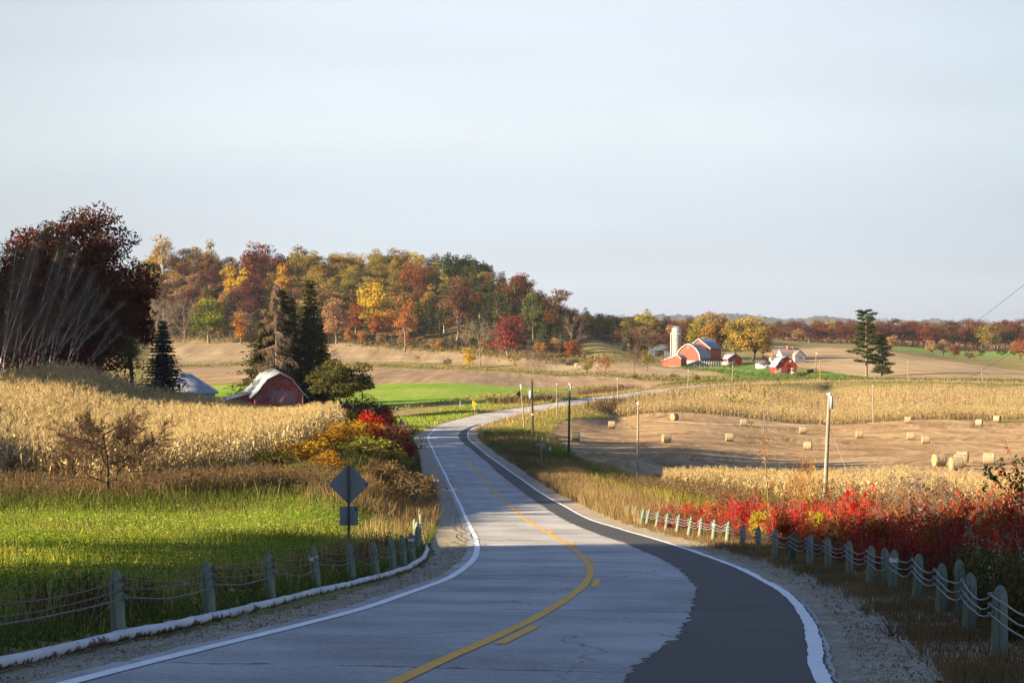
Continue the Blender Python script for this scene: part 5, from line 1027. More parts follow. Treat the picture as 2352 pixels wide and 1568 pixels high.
def cable_fence(label,bases,ztops,name,toroad,mc,seed,bands=(),dark=(),extra=(),rad=.011,lean=None):
    g=rs(seed); fo=thing(name,label,'guard rail',bases[0]); O=bases[0]; hooks=[]
    for i,(b,h) in enumerate(zip(bases,ztops)):
        o=link('post',PM[i%4],m_post2 if i in dark else m_post,fo); o.location=b-O; o.scale=(1,1,h/.85); ln=(np.interp(i,*lean) if lean else 0)+g.randn()*.02; o.rotation_euler=(g.randn()*.025,ln,0)
        if i in dark: o['label']='darker green flat-cut post'
        if i in bands: 
            q=bp('reflective_band',m_band,o,lambda m:m.tube([(0,0,.85*.70),(0,0,.85*.80)],[.094,.094],16,False))
        n=toroad(b); hooks.append([b+np.array([n[0]*.11+ln*h*f,n[1]*.11,h*f]) for f in (.86,.72,.59)])
    for b,h in extra:
        o=link('post',PM[1],m_post,fo); o.location=b-O; o.scale=(1,1,h/.85)
    for k in range(3):
        def fn(m):
            for i in range(len(hooks)-1): (rope(m,hooks[i][k]-O,hooks[i+1][k]-O,g,.075+.07*g.rand(),rad),m.box(-.025,.025,-.025,.025,-.03,.03,lambda v,q=hooks[i][k]-O:v+q))
        bp('cable',mc[k],fo,fn,True)
    return fo
def normal_to_road(sign):
    def f(b):
        i=int(st(b[:2][None])[0,0]); return CN[i]*sign
    return f
LP=[(-190,1560),(30,1512),(272,1465),(482,1420),(622,1383),(727,1354),(809,1336),(864,1329),(903,1313),(928,1303),(948,1292),(960,1268),(958,1250),(953,1240),(968,1222),(966,1206)]
LB=[on(-390,17.5),*[at(x,y) for x,y in LP[2:]]]
cable_fence('weathered post and cable guard rail along the white kerb beside the green meadow',LB,[.85]*len(LB),'cable_guard_rail',normal_to_road(1),(m_rust,m_rust,m_cabled),51,bands=(4,9),lean=([0,3,8,15],[-.07,-.08,-.05,-.03]))
RP=[(1439,1191.3),(1456,1195.7),(1472.5,1205.6),(1485,1206.3),(1507.6,1212.2),(1529.2,1219.9),(1554.9,1224.3),(1581.7,1232),(1607,1236.4),(1638.4,1241.9),(1669.8,1248.4),(1703.8,1258.3),(1740.5,1267),(1778.5,1277),(1819.3,1292),(1859.5,1299.4),(1902,1308),(1951,1322.5),(1998.8,1340.8),(2051,1356.6),(2107,1373.6),(2161.8,1412),(2226,1456),(2296,1510)]
RB=[at(x,y) for x,y in RP]; RB.append(RB[-1]*2-RB[-2]+np.array([.15,-.2,0])); RB[-1][2]=G(*RB[-1][:2]); RB.append(RB[-1]*2-RB[-2]+np.array([.2,-.3,0]))
cable_fence('long post and cable guard rail curving in front of the red sumac',RB,[.84]*len(RB),'cable_guard_rail',normal_to_road(-1),(m_cable,m_cable,m_cable),52,bands=(9,19),dark=(14,),extra=[(at(2204,1412),.9),(at(2033,1342),.8)],rad=.0105,lean=([0,8,12,24],[.20,.12,.03,.0]))
wn_=at(2250,1425); o=thing('loose_stake','pale metal stake leaning behind the guard rail near its closest posts'.replace(' near its closest posts',' cables'),'stake',wn_); bp('stake',m_cable,o,lambda m:m.tube([(-.06,0,.35),(.07,0,-.05)],[.02,.012],6))
def kerb():
    pts=[(-160,1572),(0,1536.6),(107,1507),(267.7,1472),(401.5,1443),(574,1405.4),(678,1375.7),(785,1350),(866,1330),(941,1305.8),(973.4,1284.4),(981.4,1265.6),(973.4,1241.4),(970.7,1217)]
    P=np.array([at(x,y) for x,y in pts]); P=smooth(dens(P,.12),9); g=rs(53); n=len(P); r=.066*(1+smooth(g.randn(n,1),25)[:,0]*.18+.025*g.randn(n)); P[:,2]=smooth(ground(P[:,0],P[:,1])[:,None],21)[:,0]+.07
    P[:,2]+=smooth(g.randn(n,1),15)[:,0]*.02
    m,t=newmat('chipped white kerb paint'); v=t.coord(); f=t.noise(v,3.0,6,.7); gg=t.new('NewGeometry'); sx=t.new('SeparateXYZ'); t.l.new(gg.outputs['Normal'],sx.inputs[0])
    k=t.ramp(t.math('ADD',f,t.math('MULTIPLY',sx.outputs['Z'],.12)),[(.44,0.),(.47,1.)]); c=t.mix(k,(.09,.06,.05),t.ramp(t.noise(v,1.2,4),[(.3,(.42,.42,.42)),(.7,(.62,.62,.62))])); t.bsdf(c,.7,0,t.bump(f,.3,.02),.3)
    r[-14:]*=np.linspace(1,.15,14); b=MB(); b.tube(P-P[0],r,9); o=b.obj('painted_kerb',m,None,True); o.location=P[0]; tag(o,'lumpy white-painted kerb below the guard rail posts','kerb')
kerb()
# ------------------------------------------------------------------ signs
m_signback=plain('sign aluminium back',(.22,.24,.26),.5,.08,2,metal=.3); m_uch=plain('weathered sign post',(.09,.07,.06),.8,.3,8); m_sticker=plain('dark sticker',(.012,.012,.014),.6,.1,2); m_yel=plain('yellow sign face',(.80,.50,.01),.5,.06,2)
def rrect(w,h,r,n=4):
    P=[]
    for cx_,cz_,a0 in ((w-r,h-r,0),(-w+r,h-r,90),(-w+r,-h+r,180),(w-r,-h+r,270)):
        for k in range(n+1): a=radians(a0+90*k/n); P.append((cx_+r*cos(a),cz_+r*sin(a)))
    return P
def plate(name,mat,par,prof,y,zc,rot=0,th=.012,xc=0):
    p=[(xc+x*cos(rot)-z*sin(rot),zc+x*sin(rot)+z*cos(rot)) for x,z in prof]; return bp(name,mat,par,lambda m:m.prism(p,y,y+th))
def diamond_sign(x,d,yb,label,sz,zc,zp,rz=0,wp=.09):
    p=on(x,d); o=thing('road_sign',label,'sign',p,rz); bp('post',m_uch,o,lambda m:m.box(-wp/2,wp/2,-.05,.03,-.3,zc+sz*.68))
    a=plate('diamond_panel',m_signback,o,rrect(sz/2,sz/2,.05),.04,zc,pi/4); k=sz*.70
    s_=bp('sticker',m_sticker,a,lambda m:m.box(k*.84,k*.90,.034,.0395,zc-.06,zc+.05)); bp('print',m_signback,s_,lambda m:[m.box(k*.852,k*.885,.031,.0335,zc+z0,zc+z0+.02) for z0 in (-.045,-.015,.02)])
    if zp: 
        q=plate('advisory_plaque',m_signback,o,rrect(sz*.32,sz*.33,.04),.04,zp); bp('sticker',m_sticker,q,lambda m:m.box(sz*.22,sz*.28,.034,.0395,zp+sz*.18,zp+sz*.28))
    return o
gz=at(800,1247); dS=gz[1]; zS=lambda y:(HY-y)/F*dS-G((801-CX)/F*dS,dS)
diamond_sign(801,dS,0,'big grey back of a diamond road sign with a square plaque, behind the guard rail',94*dS/F/1.414,zS(1112),zS(1184.5),.02)
p2=at(921.6,1007,200,420); d2=p2[1]; z2=lambda y:(HY-y)/F*d2-p2[2]
diamond_sign(921.6,d2,0,'small grey back of a diamond road sign with plaque, far down beside the mailbox',17.8*d2/F/1.414,z2(972.5),z2(985.5),.1,.07)
p=at(1090,949,300,500); d_=p[1]; o=thing('no_passing_sign','yellow triangular pennant sign on a white post beside the far bend','sign',p,0); u_=d_/F
bp('post',m_whitep,o,lambda m:m.box(-.05,.05,0,.07,-.2,(949-932)*u_)); 
pn=bp('pennant',m_yel,o,lambda m:m.prism([(-5*u_,(949-934.5)*u_),(6*u_,(949-927)*u_),(-5*u_,(949-919)*u_)],-.03,-.005)); bp('lettering',m_sticker,pn,lambda m:[m.box(-3.8*u_+.1*k,(-.2+.6*(k<5)-3.4*0)*u_,-.036,-.031,(949-927.6+dz)*u_,(949-926.6+dz)*u_) for k,dz in ((0,-1.6),(1,0),(2,1.6))])
p=at(1243,1065,150,300); d_=p[1]; u_=d_/F; o=thing('pennant_sign','grey back of a triangular road sign pointing at the road','sign',p,.1)
bp('post',m_woodgrey,o,lambda m:m.box(-.05,.05,-.06,.0,-.3,(1065-1012)*u_)); plate('triangle_panel',m_signback,o,[(-13.3*u_,0),(9.5*u_,-8.7*u_),(9.5*u_,8.7*u_)],.01,(1065-1020)*u_)
# mailbox, markers, guy guards
p=at(941.5,1003,250,400); o=thing('mailbox','white and red mailbox on a post beside the small diamond sign','mailbox',p,.2)
bp('post',m_woodgrey,o,lambda m:m.box(-.06,.06,-.06,.06,-.3,.75)); bx=bp('box',m_redmet,o,lambda m:m.box(-.36,.36,-.14,.14,.75,.98)); bp('lid',m_whitep,bx,lambda m:m.prism([(.14*cos(a),.98+.17*sin(a)) for a in np.linspace(0,pi,9)],-.37,.37,lambda v:np.c_[v[:,1],v[:,0],v[:,2]]))
for i,(x,y,h,lab) in enumerate([(948.5,990,1.1,'white marker post with a black top behind the mailbox'),(1110.8,992,1.15,'white marker post with a black top on the inside of the bend'),(1097,946,1.0,'white marker post with a black top beside the yellow pennant'),(1214,948,1.1,'white marker post on the verge between the leaning and the dark pole'),(1363,923,1.2,'white marker post near the tall pale pole at the road side'),(1057,938,1.6,'thin white pole at the edge of the brown strip below the young wheat')]):
    p=at(x,y,250,560); o=thing('marker_post',lab,'marker post',p,0,'roadside marker posts'); bp('post',m_whitep,o,lambda m:m.box(-.055,.055,-.03,.03,-.2,h*.75)); bp('top',m_black if i<3 else m_galv,o,lambda m:m.box(-.056,.056,-.031,.031,h*.75,h))
m_guy=plain('yellow plastic guard',(.85,.55,.01),.5,.05,2)
for i,(x0,y0,x1,y1,lab) in enumerate([(1173,986,1178,963.7,'yellow guy-wire guard on the grass below the leaning pole'),(1261,942,1278,924,'yellow guy-wire guard leaning beside the pole with cross arm'),(1400,926,1404,910,'yellow guy-wire guard near the tall pale pole')]):
    p=at(x0,y0,250,560); q=px(x1,y1,p[1]); o=thing('guy_guard',lab,'guy guard',p,0,'yellow guy guards'); bp('sleeve',m_guy,o,lambda m:m.tube([(0,0,-.1),q-p],.05,6)); bp('wire',m_galv,o,lambda m:m.tube([q-p,(q-p)*2.2],.012,4))
p=at(1263,1042,200,320); o=thing('utility_box','small grey utility box on a post in the grass beside the dark pole','utility box',p); bp('box',m_galv,o,lambda m:m.box(-.16,.16,-.12,.12,.25,.9)); bp('post',m_galv,o,lambda m:m.tube([(.05,.14,-.2),(.05,.14,2.2)],.03,6))
# ------------------------------------------------------------------ utility poles and wires
m_pole=postmat('weathered pole wood',(.16,.12,.085),(.30,.25,.19)); m_polepale=postmat('pale pole wood',(.17,.14,.11),(.27,.24,.195)); m_poledark=postmat('tarred pole wood',(.018,.014,.012),(.04,.032,.028)); m_poleor=postmat('orange cedar pole',(.26,.10,.04),(.38,.17,.08)); m_porc=plain('white porcelain',(.75,.75,.73),.3,.05,3)
m_trans=plain('transformer grey',(.32,.40,.46),.5,.08,3); m_wire=plain('wire',(.05,.05,.05),.6,.1,3); m_wirep=plain('bright wire',(.40,.39,.36),.5,.1,3)
TOP={}
def pole(key,xb,yb,xt,yt,mat,label,d=None,r=.15,cap=True,arm=False,trans=False,bracket=False,guy=None,meter=False):
    p=on(xb,d) if d else at(xb,yb,120,800); d=p[1]; q=px(xt,yt,d)-p; o=thing('utility_pole',label,'utility pole',p); k=q[2]
    bp('shaft',mat,o,lambda m:m.tube([np.array([0,0,-.4]),q*.5,q],[r,r*.85,r*.68],10),True); f=lambda s:q*s
    if cap: bp('insulator',m_porc,o,lambda m:m.tube([q+np.array([0,0,z_]) for z_ in (0,.12,.13,.22,.24,.32)],[.05,.05,.16,.17,.06,.03],10))
    if arm: bp('cross_arm',m_polepale,o,lambda m:(m.box(-.75,0,-.05,.05,-.06,.06,lambda v:v+f(.955)),m.box(-.8,-.68,-.06,.06,-.28,.30,lambda v:v+f(.955)),m.tube([f(.955)+np.array([.05,0,.1]),f(.955)+np.array([.95,0,.12])],.05,5)))
    if trans: 
        t_=bp('transformer',m_trans,o,lambda m:m.tube([f(.70)+np.array([-.28,-.1,z_]) for z_ in (0,.04,1.05,1.12)],[.22,.26,.26,.16],14)); bp('bushing',m_trans,t_,lambda m:(m.tube([f(.70)+np.array([-.42,-.1,1.1]),f(.70)+np.array([-.46,-.1,1.55])],.045,6),m.tube([f(.70)+np.array([-.2,-.1,1.1]),f(.70)+np.array([-.2,-.1,1.3])],.05,6)))
        bp('mast',m_black,o,lambda m:m.tube([q,q+np.array([0,0,.55])],.05,6)); bp('tag',m_porc,o,lambda m:m.box(-.16,.16,-.18,-.13,-.12,.12,lambda v:v+f(.405)))
    if bracket: bp('bracket',m_trans,o,lambda m:(m.box(.02,.22,-.12,.02,-.75,.1,lambda v:v+q),))
    if guy: bp('guy_wire',m_wirep,o,lambda m:m.tube([f(guy[2]),px(guy[0],guy[1],d)-p],.012,4))
    if meter: bp('meter_box',m_porc,o,lambda m:m.box(.12,.45,-.15,.1,-1.4,-.6,lambda v:v+q))
    TOP[key]=p+q; return o
pole('A',1224,1003,1222,875,m_poledark,'dark tarred pole carrying a grey transformer can near the bend',r=.19,cap=False,trans=True)
pole('B',1205,985,1196,886,m_pole,'leaning brown pole on the grass beside the transformer pole',r=.14,bracket=True,guy=(1185,935,.80))
pole('C',1280,956,1279,884,m_pole,'brown pole with a short white cross arm beside the far road',r=.14,arm=True,guy=(1262,925,.75))
pole('D',1306,1045,1308.5,885,m_poledark,'dark pole with a white cap rising from the brown brush',r=.17,bracket=True)
pole('E',1419.6,926,1418.6,870,m_polepale,'tall pale pole standing against the striped brown field',r=.16,bracket=False)
pole('G',1580,897,1581.5,854,m_polepale,'thin pale pole in front of the low red shed',r=.15)
pole('H',1681.6,879,1683,842,m_polepale,'thin pale pole in front of the red garage',r=.15)
pole('I',1874.5,861,1874,805.5,m_pole,'brown pole with a meter box on the farmhouse lawn',d=742,r=.15,cap=False,meter=True)
pole('J',1884,879,1883.5,828,m_poleor,'short orange-brown pole by the road below the farmhouse lawn',d=607,r=.15,cap=False)
pole('K',1464,1126,1466,930,m_pole,'slender brown pole rising behind the first guard rail posts',d=196,r=.125)
pole('L',2085.8,883,2085.8,832,m_pole,'thin grey pole at the far roadside beyond the great pine',d=606,r=.13)
pole('M',2257.6,884,2254.6,846,m_pole,'leaning thin pole at the far roadside where the long wire dips'.replace(' where the long wire dips',' near the pale field edge'),d=600,r=.13,cap=False)
pole('N',2005.8,957,2005,888,m_polepale,'thin pale pole standing at the front edge of the broad corn plot',d=424,r=.13)
pole('O',1892,1170,1905,912,m_polepale,'stout pale pole rising from the red sumac with a white top insulator',d=128,r=.155,bracket=True,guy=(1948,1090,.78))
pole('P',831,945,832,898,m_poledark,'short dark pole above the red hedgerow beside the larch',d=262,r=.1,cap=False)
def wire(name,label,a,b,sag,mat,r=.012,n=40):
    t=np.linspace(0,1,n); P=a+(b-a)*t[:,None]; P[:,2]-=sag*4*t*(1-t); m=MB(); m.tube(P-a,r,5,False); o=m.obj(name,mat,None,True); o.location=a; tag(o,label,'wire')
wire('power_wire','dark power wire sweeping up out of the picture above the far wood',TOP['L'],px(2420,600,150),1.2,m_wire,.022)
ins=px(1892,975,128); wire('power_wire','dark power wire dipping from the stout pale pole up across the corn plot',ins,px(2400,764,55),.75,m_wire,.009)
wire('power_wire','faint pale wire from the stout pale pole toward the transformer pole',ins,TOP['D']-np.array([0,0,3.2]),.6,m_wirep,.008)
wire('power_wire','faint wire between the slender brown pole and the tall pale pole',TOP['K'],TOP['E'],.8,m_wirep,.008)
# ------------------------------------------------------------------ hay bales
def balemesh(seed,R=.72,L=1.25):
    g=rs(seed); m=MB(); n=40; k=14; xs=np.linspace(-L/2,L/2,k); th=np.arange(n)*2*pi/n
    rr=R*(1+.018*g.randn(k,n)-.05*np.exp(-((th-1.5*pi)/.5)**2)[None]); rr[0]*=.965; rr[-1]*=.965
    v=np.stack([np.repeat(xs[:,None],n,1)+.01*g.randn(k,n),rr*np.cos(th),rr*np.sin(th)],-1).reshape(-1,3); i=np.arange(k-1)[:,None]*n; j=np.arange(n)[None]; q=np.stack([i+j,i+(j+1)%n,i+n+(j+1)%n,i+n+j],-1).reshape(-1,4); m.add(v,q)
    E2=[]
    for sgn,row in ((-1,0),(1,k-1)):
        e=MB(); ring_=v.reshape(k,n,3)[row]; c=np.array([sgn*(L/2+.0),0,0]); lv=[ring_]
        for f in (.8,.6,.4,.2): lv.append(c+(ring_-c)*f+np.array([sgn*.03*g.rand(),0,0]))
        w=np.vstack(lv+[c[None]]); q2=[];t2=[]
        for a in range(4):
            for b in range(n): q2.append((a*n+b,a*n+(b+1)%n,(a+1)*n+(b+1)%n,(a+1)*n+b))
        for b in range(n): t2.append((4*n+b,4*n+(b+1)%n,5*n))
        e.add(w,q2,t2); E2.append(e.mesh('end'))
    return m.mesh('wrap',True),E2
def balemat(name,end):
    m,t=newmat(name); v=t.coord()
    if end:
        s=t.new('SeparateXYZ'); t.l.new(v,s.inputs[0]); r=t.math('SQRT',t.math('ADD',t.math('POWER',s.outputs['Y'],2),t.math('POWER',s.outputs['Z'],2))); f=t.noise(t.mapping(v,(1,1,1)),9,4,.7); f=t.math('ADD',t.math('MULTIPLY',t.math('SINE',t.math('MULTIPLY',r,70)),.12),f); col=t.ramp(f,sp((.17,.115,.055),(.38,.28,.15)))
    else:
        f=t.noise(t.mapping(v,(2.5,14,14)),1.6,5,.65); col=t.ramp(f,sp((.21,.165,.095),(.31,.255,.16),(.37,.315,.21)))
    t.bsdf(col,.9,0,t.bump(f,.6,.03),.15); return m
BM=[balemesh(510+i) for i in range(3)]; m_bw=balemat('bale wrap straw',False); m_be=balemat('bale end straw',True)
BL=[(1405,983,-.05,'pale hay bale lying toward the road bend, under the corn plot corner'),(1322,1011,.08,'hay bale standing at the edge of the stubble beside the dark white-capped pole'),(1549,964.5,.75,'hay bale turned to show its round end, against the corn plot'),(1530.5,1016.5,.22,'grey shaded hay bale showing a dark end, between the two tall brown and tapered poles'),(1675.5,1013,-.02,'shaded hay bale crossed by a thin wire, in the tree shadow'),(1708,977.5,-.02,'sunlit hay bale under the sapling branches near the corn plot'),(1844,995.5,-.04,'sunlit hay bale between the sapling and the stout pale pole'),(1855.5,1033,-.25,'shaded hay bale just beside the stout pale pole'),(1974,1006,-.05,'sunlit hay bale alone, first one beyond the stout pale pole'),(2085,971.5,-.2,'small hay bale at the corn plot edge, middle of the far row'),(2092,1010,-.15,'sunlit hay bale, upper one of the close pair in mid field'),(2126,1019,-.05,'sunlit hay bale, lower one of the close pair in mid field'),(2249,978,-.42,'hay bale with a dark end face near the corn plot, lower of two'),(2290,969,-.5,'hay bale with a dark end face touching the corn plot foot'),(2157,1070,.2,'hay bale at the head of the tight cluster of four'),(2196,1079,.1,'hay bale lowest in the tight cluster of four'),(2205,1071,-.12,'hay bale in the middle of the cluster, partly shaded by its neighbour'),(2211,1063,-.35,'hay bale at the back of the cluster with a dark end'),(2272,1066,-.28,'big sunlit hay bale alone beside the cluster of four')]
for i,(x,y,rz,lab) in enumerate(BL):
    p=at(x,y,200,460); s=1.14 if i>=14 else 1.0; o=thing('hay_bale',lab,'hay bale',p+np.array([0,0,.66*s]),rz,'round hay bales on the mown field',s); link('wrap',BM[i%3][0],m_bw,o); [link('end',e_,m_be,o) for e_ in BM[i%3][1]]
p=at(1093+200,839.5,700,1000)
# ------------------------------------------------------------------ grasses and weeds
def blades(P,z,h,w,seed,lean=.35,segs=1,top=.25):
    g=rs(seed); n=len(P); a=g.rand(n)*2*pi; H=h*(.5+.8*g.rand(n)); W=w*(.7+.6*g.rand(n)); L=H*lean*np.abs(g.randn(n)); b=g.rand(n)*2*pi
    B=np.c_[P,z-.03]; s=np.stack([np.cos(a),np.sin(a),0*a],1)*W[:,None]*.5; t=B+np.stack([np.cos(b)*L,np.sin(b)*L,H],1)
    v=np.stack([B-s,B+s,t+s*top,t-s*top],1).reshape(-1,3); m=MB(); m.add(v,np.arange(4*n).reshape(-1,4),r=np.repeat(g.rand(n)*.98+.01,4)); return m
def grass(name,P,h,w,mat,seed,label,lean=.35,cat='grass'):
    z=ground(P[:,0],P[:,1]); m=blades(P,z,h,w,seed,lean); return tag(m.obj(name,mat),label,cat,kind='stuff')
def clumped(P,seed,sc=2.0,th=.0):
    g=rs(seed); k=g.randn(6,2)/sc; ph=g.rand(6)*6.28; f=sum(np.sin(P@k[i]+ph[i]) for i in range(6)); return P[f+g.randn(len(P))*.6>th]
def rscat(i0,i1,side,o0,o1,n,seed,power=1.0):
    """points beside the road: station range, offset range outward from the edge line"""
    g=rs(seed); i=i0+(i1-i0)*g.rand(n)**power; o=o0+(o1-o0)*g.rand(n); w=np.interp(i,I,WL if side<0 else WR); return rp(i,w+side*o)[:,:2]
MEAD=REG['meadow']
g=rs(70); P=scatter(MEAD,210000,71); k=g.rand(len(P))<np.clip(60/P[:,1],.35,1.); P=P[k]
def leafy(name,P,h,size,mat,seed,label,cat='grass',wild=.8):
    g=rs(seed); z=ground(P[:,0],P[:,1]); m=MB(); n=len(P); leafcards(m,g,np.c_[P,z+h*g.rand(n)**1.3],np.tile([0,-.15,.8],(n,1)),size,wild=wild,aspect=.55); return tag(m.obj(name,mat),label,cat,kind='stuff')
leafy('meadow_grass',P,.13,.034,LM['meadow grass'],72,'lush sunlit green leaves and grass of the meadow beyond the guard rail')
leafy('meadow_tufts',clumped(scatter(MEAD,110000,171),172,3,.2),.28,.038,LM['meadow grass'],173,'higher leafy green tufts in the meadow beyond the guard rail')
grass('meadow_blades',scatter(MEAD,45000,271),.24,.014,LM['meadow grass'],272,'fine upright grass blades all over the meadow',.5)
grass('meadow_weeds',clumped(scatter(MEAD,7000,73),74,4,.8),.30,.05,LM['green weed'],75,'taller green weeds scattered through the meadow',.5,'weeds')
grass('meadow_flowers',clumped(scatter(MEAD,5000,76),77,5,1.1),.28,.05,LM['vine yellow'],78,'yellowing stems scattered in patches through the meadow',.4,'weeds')
def fluffy(name,P,h,mat,seed,label,nst=1,fl=6,fs=.045,mat2=None,cat='weeds'):
    """stems with ragged seed heads and withered leaves"""
    g=rs(seed); n=len(P); z=ground(P[:,0],P[:,1])-.03; H=h*(.55+.7*g.rand(n)); B=np.c_[P,z]; T=B+np.c_[g.randn(n,2)*.16*H[:,None],H]; m=MB(); m.sticks(B,T,np.full(n,.008),np.full(n,.004),3,r=g.rand(n)*.5)
    ix=np.repeat(np.arange(n),fl); f=1-.75*g.rand(len(ix))**1.6; c=B[ix]+(T-B)[ix]*f[:,None]+g.randn(len(ix),3)*np.array([.06,.06,.04]); leafcards(m,g,c,unit(g,len(ix)),fs,aspect=.5)
    return tag(m.obj(name,mat),label,cat,kind='stuff')
# border between meadow and corn
bord=along([(-80,1118),(150,1132),(330,1138),(520,1118),(600,1110),(680,1118),(760,1130)],6000,80,3.5,60,170)
fluffy('tall_weeds',bord[:3400],.95,LM['brown weed'],81,'tall brown withered weeds between the meadow and the corn',1,9,.055)
grass('tall_grass',bord[5000:],.8,.04,LM['dry grass'],82,'bleached tall grass between the meadow and the corn',.5)
grass('green_border_grass',along([(-60,1140),(200,1150),(400,1150),(560,1135),(640,1118)],11000,83,6,60,170),.5,.05,LM['green weed'],84,'dark green grass in front of the tall brown weeds',.5)
# guard rail verge, near side of the meadow
KO=1.75
V1=rscat(0,96,-1,KO+.0,3.0,13000,85); grass('verge_grass',V1,.28,.022,LM['green weed'],86,'rank green grass around the feet of the guard rail posts beside the meadow',.6)
fluffy('verge_weeds',clumped(rscat(0,100,-1,KO+.4,3.4,4200,87),88,2.0,.9),.55,LM['brown weed'],89,'dark withered weeds standing behind the cables beside the meadow',1,9,.032)
grass('verge_dry_grass',rscat(20,110,-1,KO+.1,4.5,4500,90),.5,.02,LM['dry grass'],91,'dry straw grass among the guard rail posts beside the meadow',.5)
# bank beside the road, from the rail end to the bend
grass('bank_red_grass',rscat(96,170,-1,1.6,6,11000,92),.75,.035,LM['red grass'],93,'reddish brown roadside grass where the guard rail ends',.5)
grass('bank_straw_grass',clumped(rscat(92,180,-1,1.7,8,9000,94),95,4,0),.8,.03,LM['dry grass'],96,'straw-coloured roadside grass on the bank below the hedgerow',.5)
grass('bank_green_grass',rscat(120,330,-1,2.4,9,20000,97),.45,.06,LM['green weed'],98,'green weeds covering the bank between hedgerow and road',.5)
grass('bank_brown_grass',clumped(rscat(110,330,-1,2.2,7,12000,99),100,7,.4),.6,.05,LM['brown weed'],101,'brown weeds on the bank between hedgerow and road',.5)
# valley verge beyond the bend
grass('bend_grass',rscat(320,480,-1,1.6,16,16000,102),.4,.10,LM['meadow grass'],103,'bright mown grass on the outside of the road bend',.5)
grass('far_verge_grass',np.vstack([rscat(400,700,-1,1.0,6,9000,104),rscat(330,700,1,1.0,7,12000,105)]),.6,.10,LM['dry grass'],106,'straw-coloured grass along both sides of the far road',.5)
grass('far_verge_weeds',clumped(np.vstack([rscat(400,620,-1,4,12,9000,107),rscat(420,600,1,3,13,9000,108)]),109,12,.3),1.3,.14,LM['brown weed'],110,'brown weeds in the ditches of the far road',.4,'weeds')
grass('ditch_weeds',rscat(560,900,-1,4,16,14000,111),.9,.15,LM['green weed'],112,'green weeds in the ditch between the far road and the farm',.4,'weeds')
# inside of the bend: grass between road and mown field
IN=poly([(1130,985),(1230,960),(1400,945),(1420,958),(1290,966),(1262,992),(1330,1050),(1460,1098),(1500,1110),(1460,1150),(1330,1120),(1230,1070),(1140,1020)],110,470)
P=scatter(IN,26000,113); grass('slope_grass',clumped(P,114,12,-.5),.45,.07,LM['meadow grass'],115,'green grass on the slope inside the bend around the power poles',.5)
grass('slope_dry_grass',clumped(scatter(IN,16000,116),117,9,.3),.65,.06,LM['dry grass'],118,'straw patches on the slope inside the bend',.5)
grass('slope_weeds',clumped(rscat(150,330,1,1.5,9,16000,119),120,8,.1),.75,.05,LM['brown weed'],121,'brown weeds along the road edge inside the bend',.5,'weeds')
grass('slope_green',rscat(170,330,1,2.5,11,14000,122),.5,.06,LM['green weed'],123,'dull green weeds along the road edge inside the bend',.5,'weeds')
# straw verge above the first guard rail posts
grass('gold_grass',rscat(96,205,1,1.3,6.5,22000,124),.75,.03,LM['dry grass'],125,'golden tall grass along the gravel before the guard rail starts',.45)
grass('brown_grass',clumped(rscat(88,190,1,2.5,8,9000,126),127,5,.2),.7,.03,LM['red grass'],128,'rusty grass clumps before the guard rail starts',.45)
grass('green_scrub',clumped(rscat(95,190,1,6,15,12000,129),130,6,.1),1.0,.05,LM['shrub green'],131,'green scrub on the slope behind the first guard rail posts',.45,'weeds')
fluffy('brown_scrub',rscat(95,190,1,8,16,5000,132),1.5,LM['brown weed'],133,'brown withered scrub beside the slender brown pole',1,8,.07)
# right-hand shoulder behind the gravel
grass('rail_red_grass',clumped(rscat(6,100,1,1.25,3.9,70000,134,1.3),234,.8,.25),.17,.018,LM['red grass'],135,'short rusty grass around the posts of the long guard rail',.6)
grass('rail_dry_grass',clumped(rscat(5,100,1,1.0,3.6,22000,136,1.3),137,.9,.3),.20,.018,LM['brown weed'],138,'withered tufts on the gravel below the long guard rail',.6)
grass('rail_green',clumped(rscat(5,60,1,1.3,3.4,7000,139),140,.8,1.0),.12,.018,LM['green weed'],141,'sparse green tufts on the gravel below the long guard rail',.6)
fluffy('rail_weeds',rscat(8,100,1,3.3,6.5,10000,142),.55,LM['brown weed'],143,'dense withered weeds behind the long guard rail',1,8,.028)
fluffy('rail_green_weeds',rscat(10,95,1,4,9,7000,144),.7,LM['green weed'],145,'dark green goldenrod leaves behind the long guard rail',1,12,.032)
# gravel bits, fallen leaves
g=rs(146); P=np.vstack([rscat(5,75,1,.45,1.9,9000,147),rscat(5,75,-1,.35,1.2,5000,148)]); z=ground(P[:,0],P[:,1]); m=MB(); n=len(P); s=.006+.012*g.rand(n)**2; u=unit(g,n)
Q0=np.c_[P,z-.012]; m.sticks(Q0,Q0+np.c_[g.randn(n,2)*.006,s*1.4],s,s*.7,5); tag(m.obj('loose_gravel',m_gravel),'loose pale gravel stones along both road shoulders','gravel',kind='stuff')
P=rscat(8,45,1,1.0,3.5,260,149); z=ground(P[:,0],P[:,1])+.02; m=MB(); leafcards(m,g,np.c_[P,z],np.tile([0,0,1.],(len(P),1)),.045); tag(m.obj('fallen_leaves',LM['rust brown']),'brown fallen oak leaves on the gravel below the long guard rail','leaves',kind='stuff')
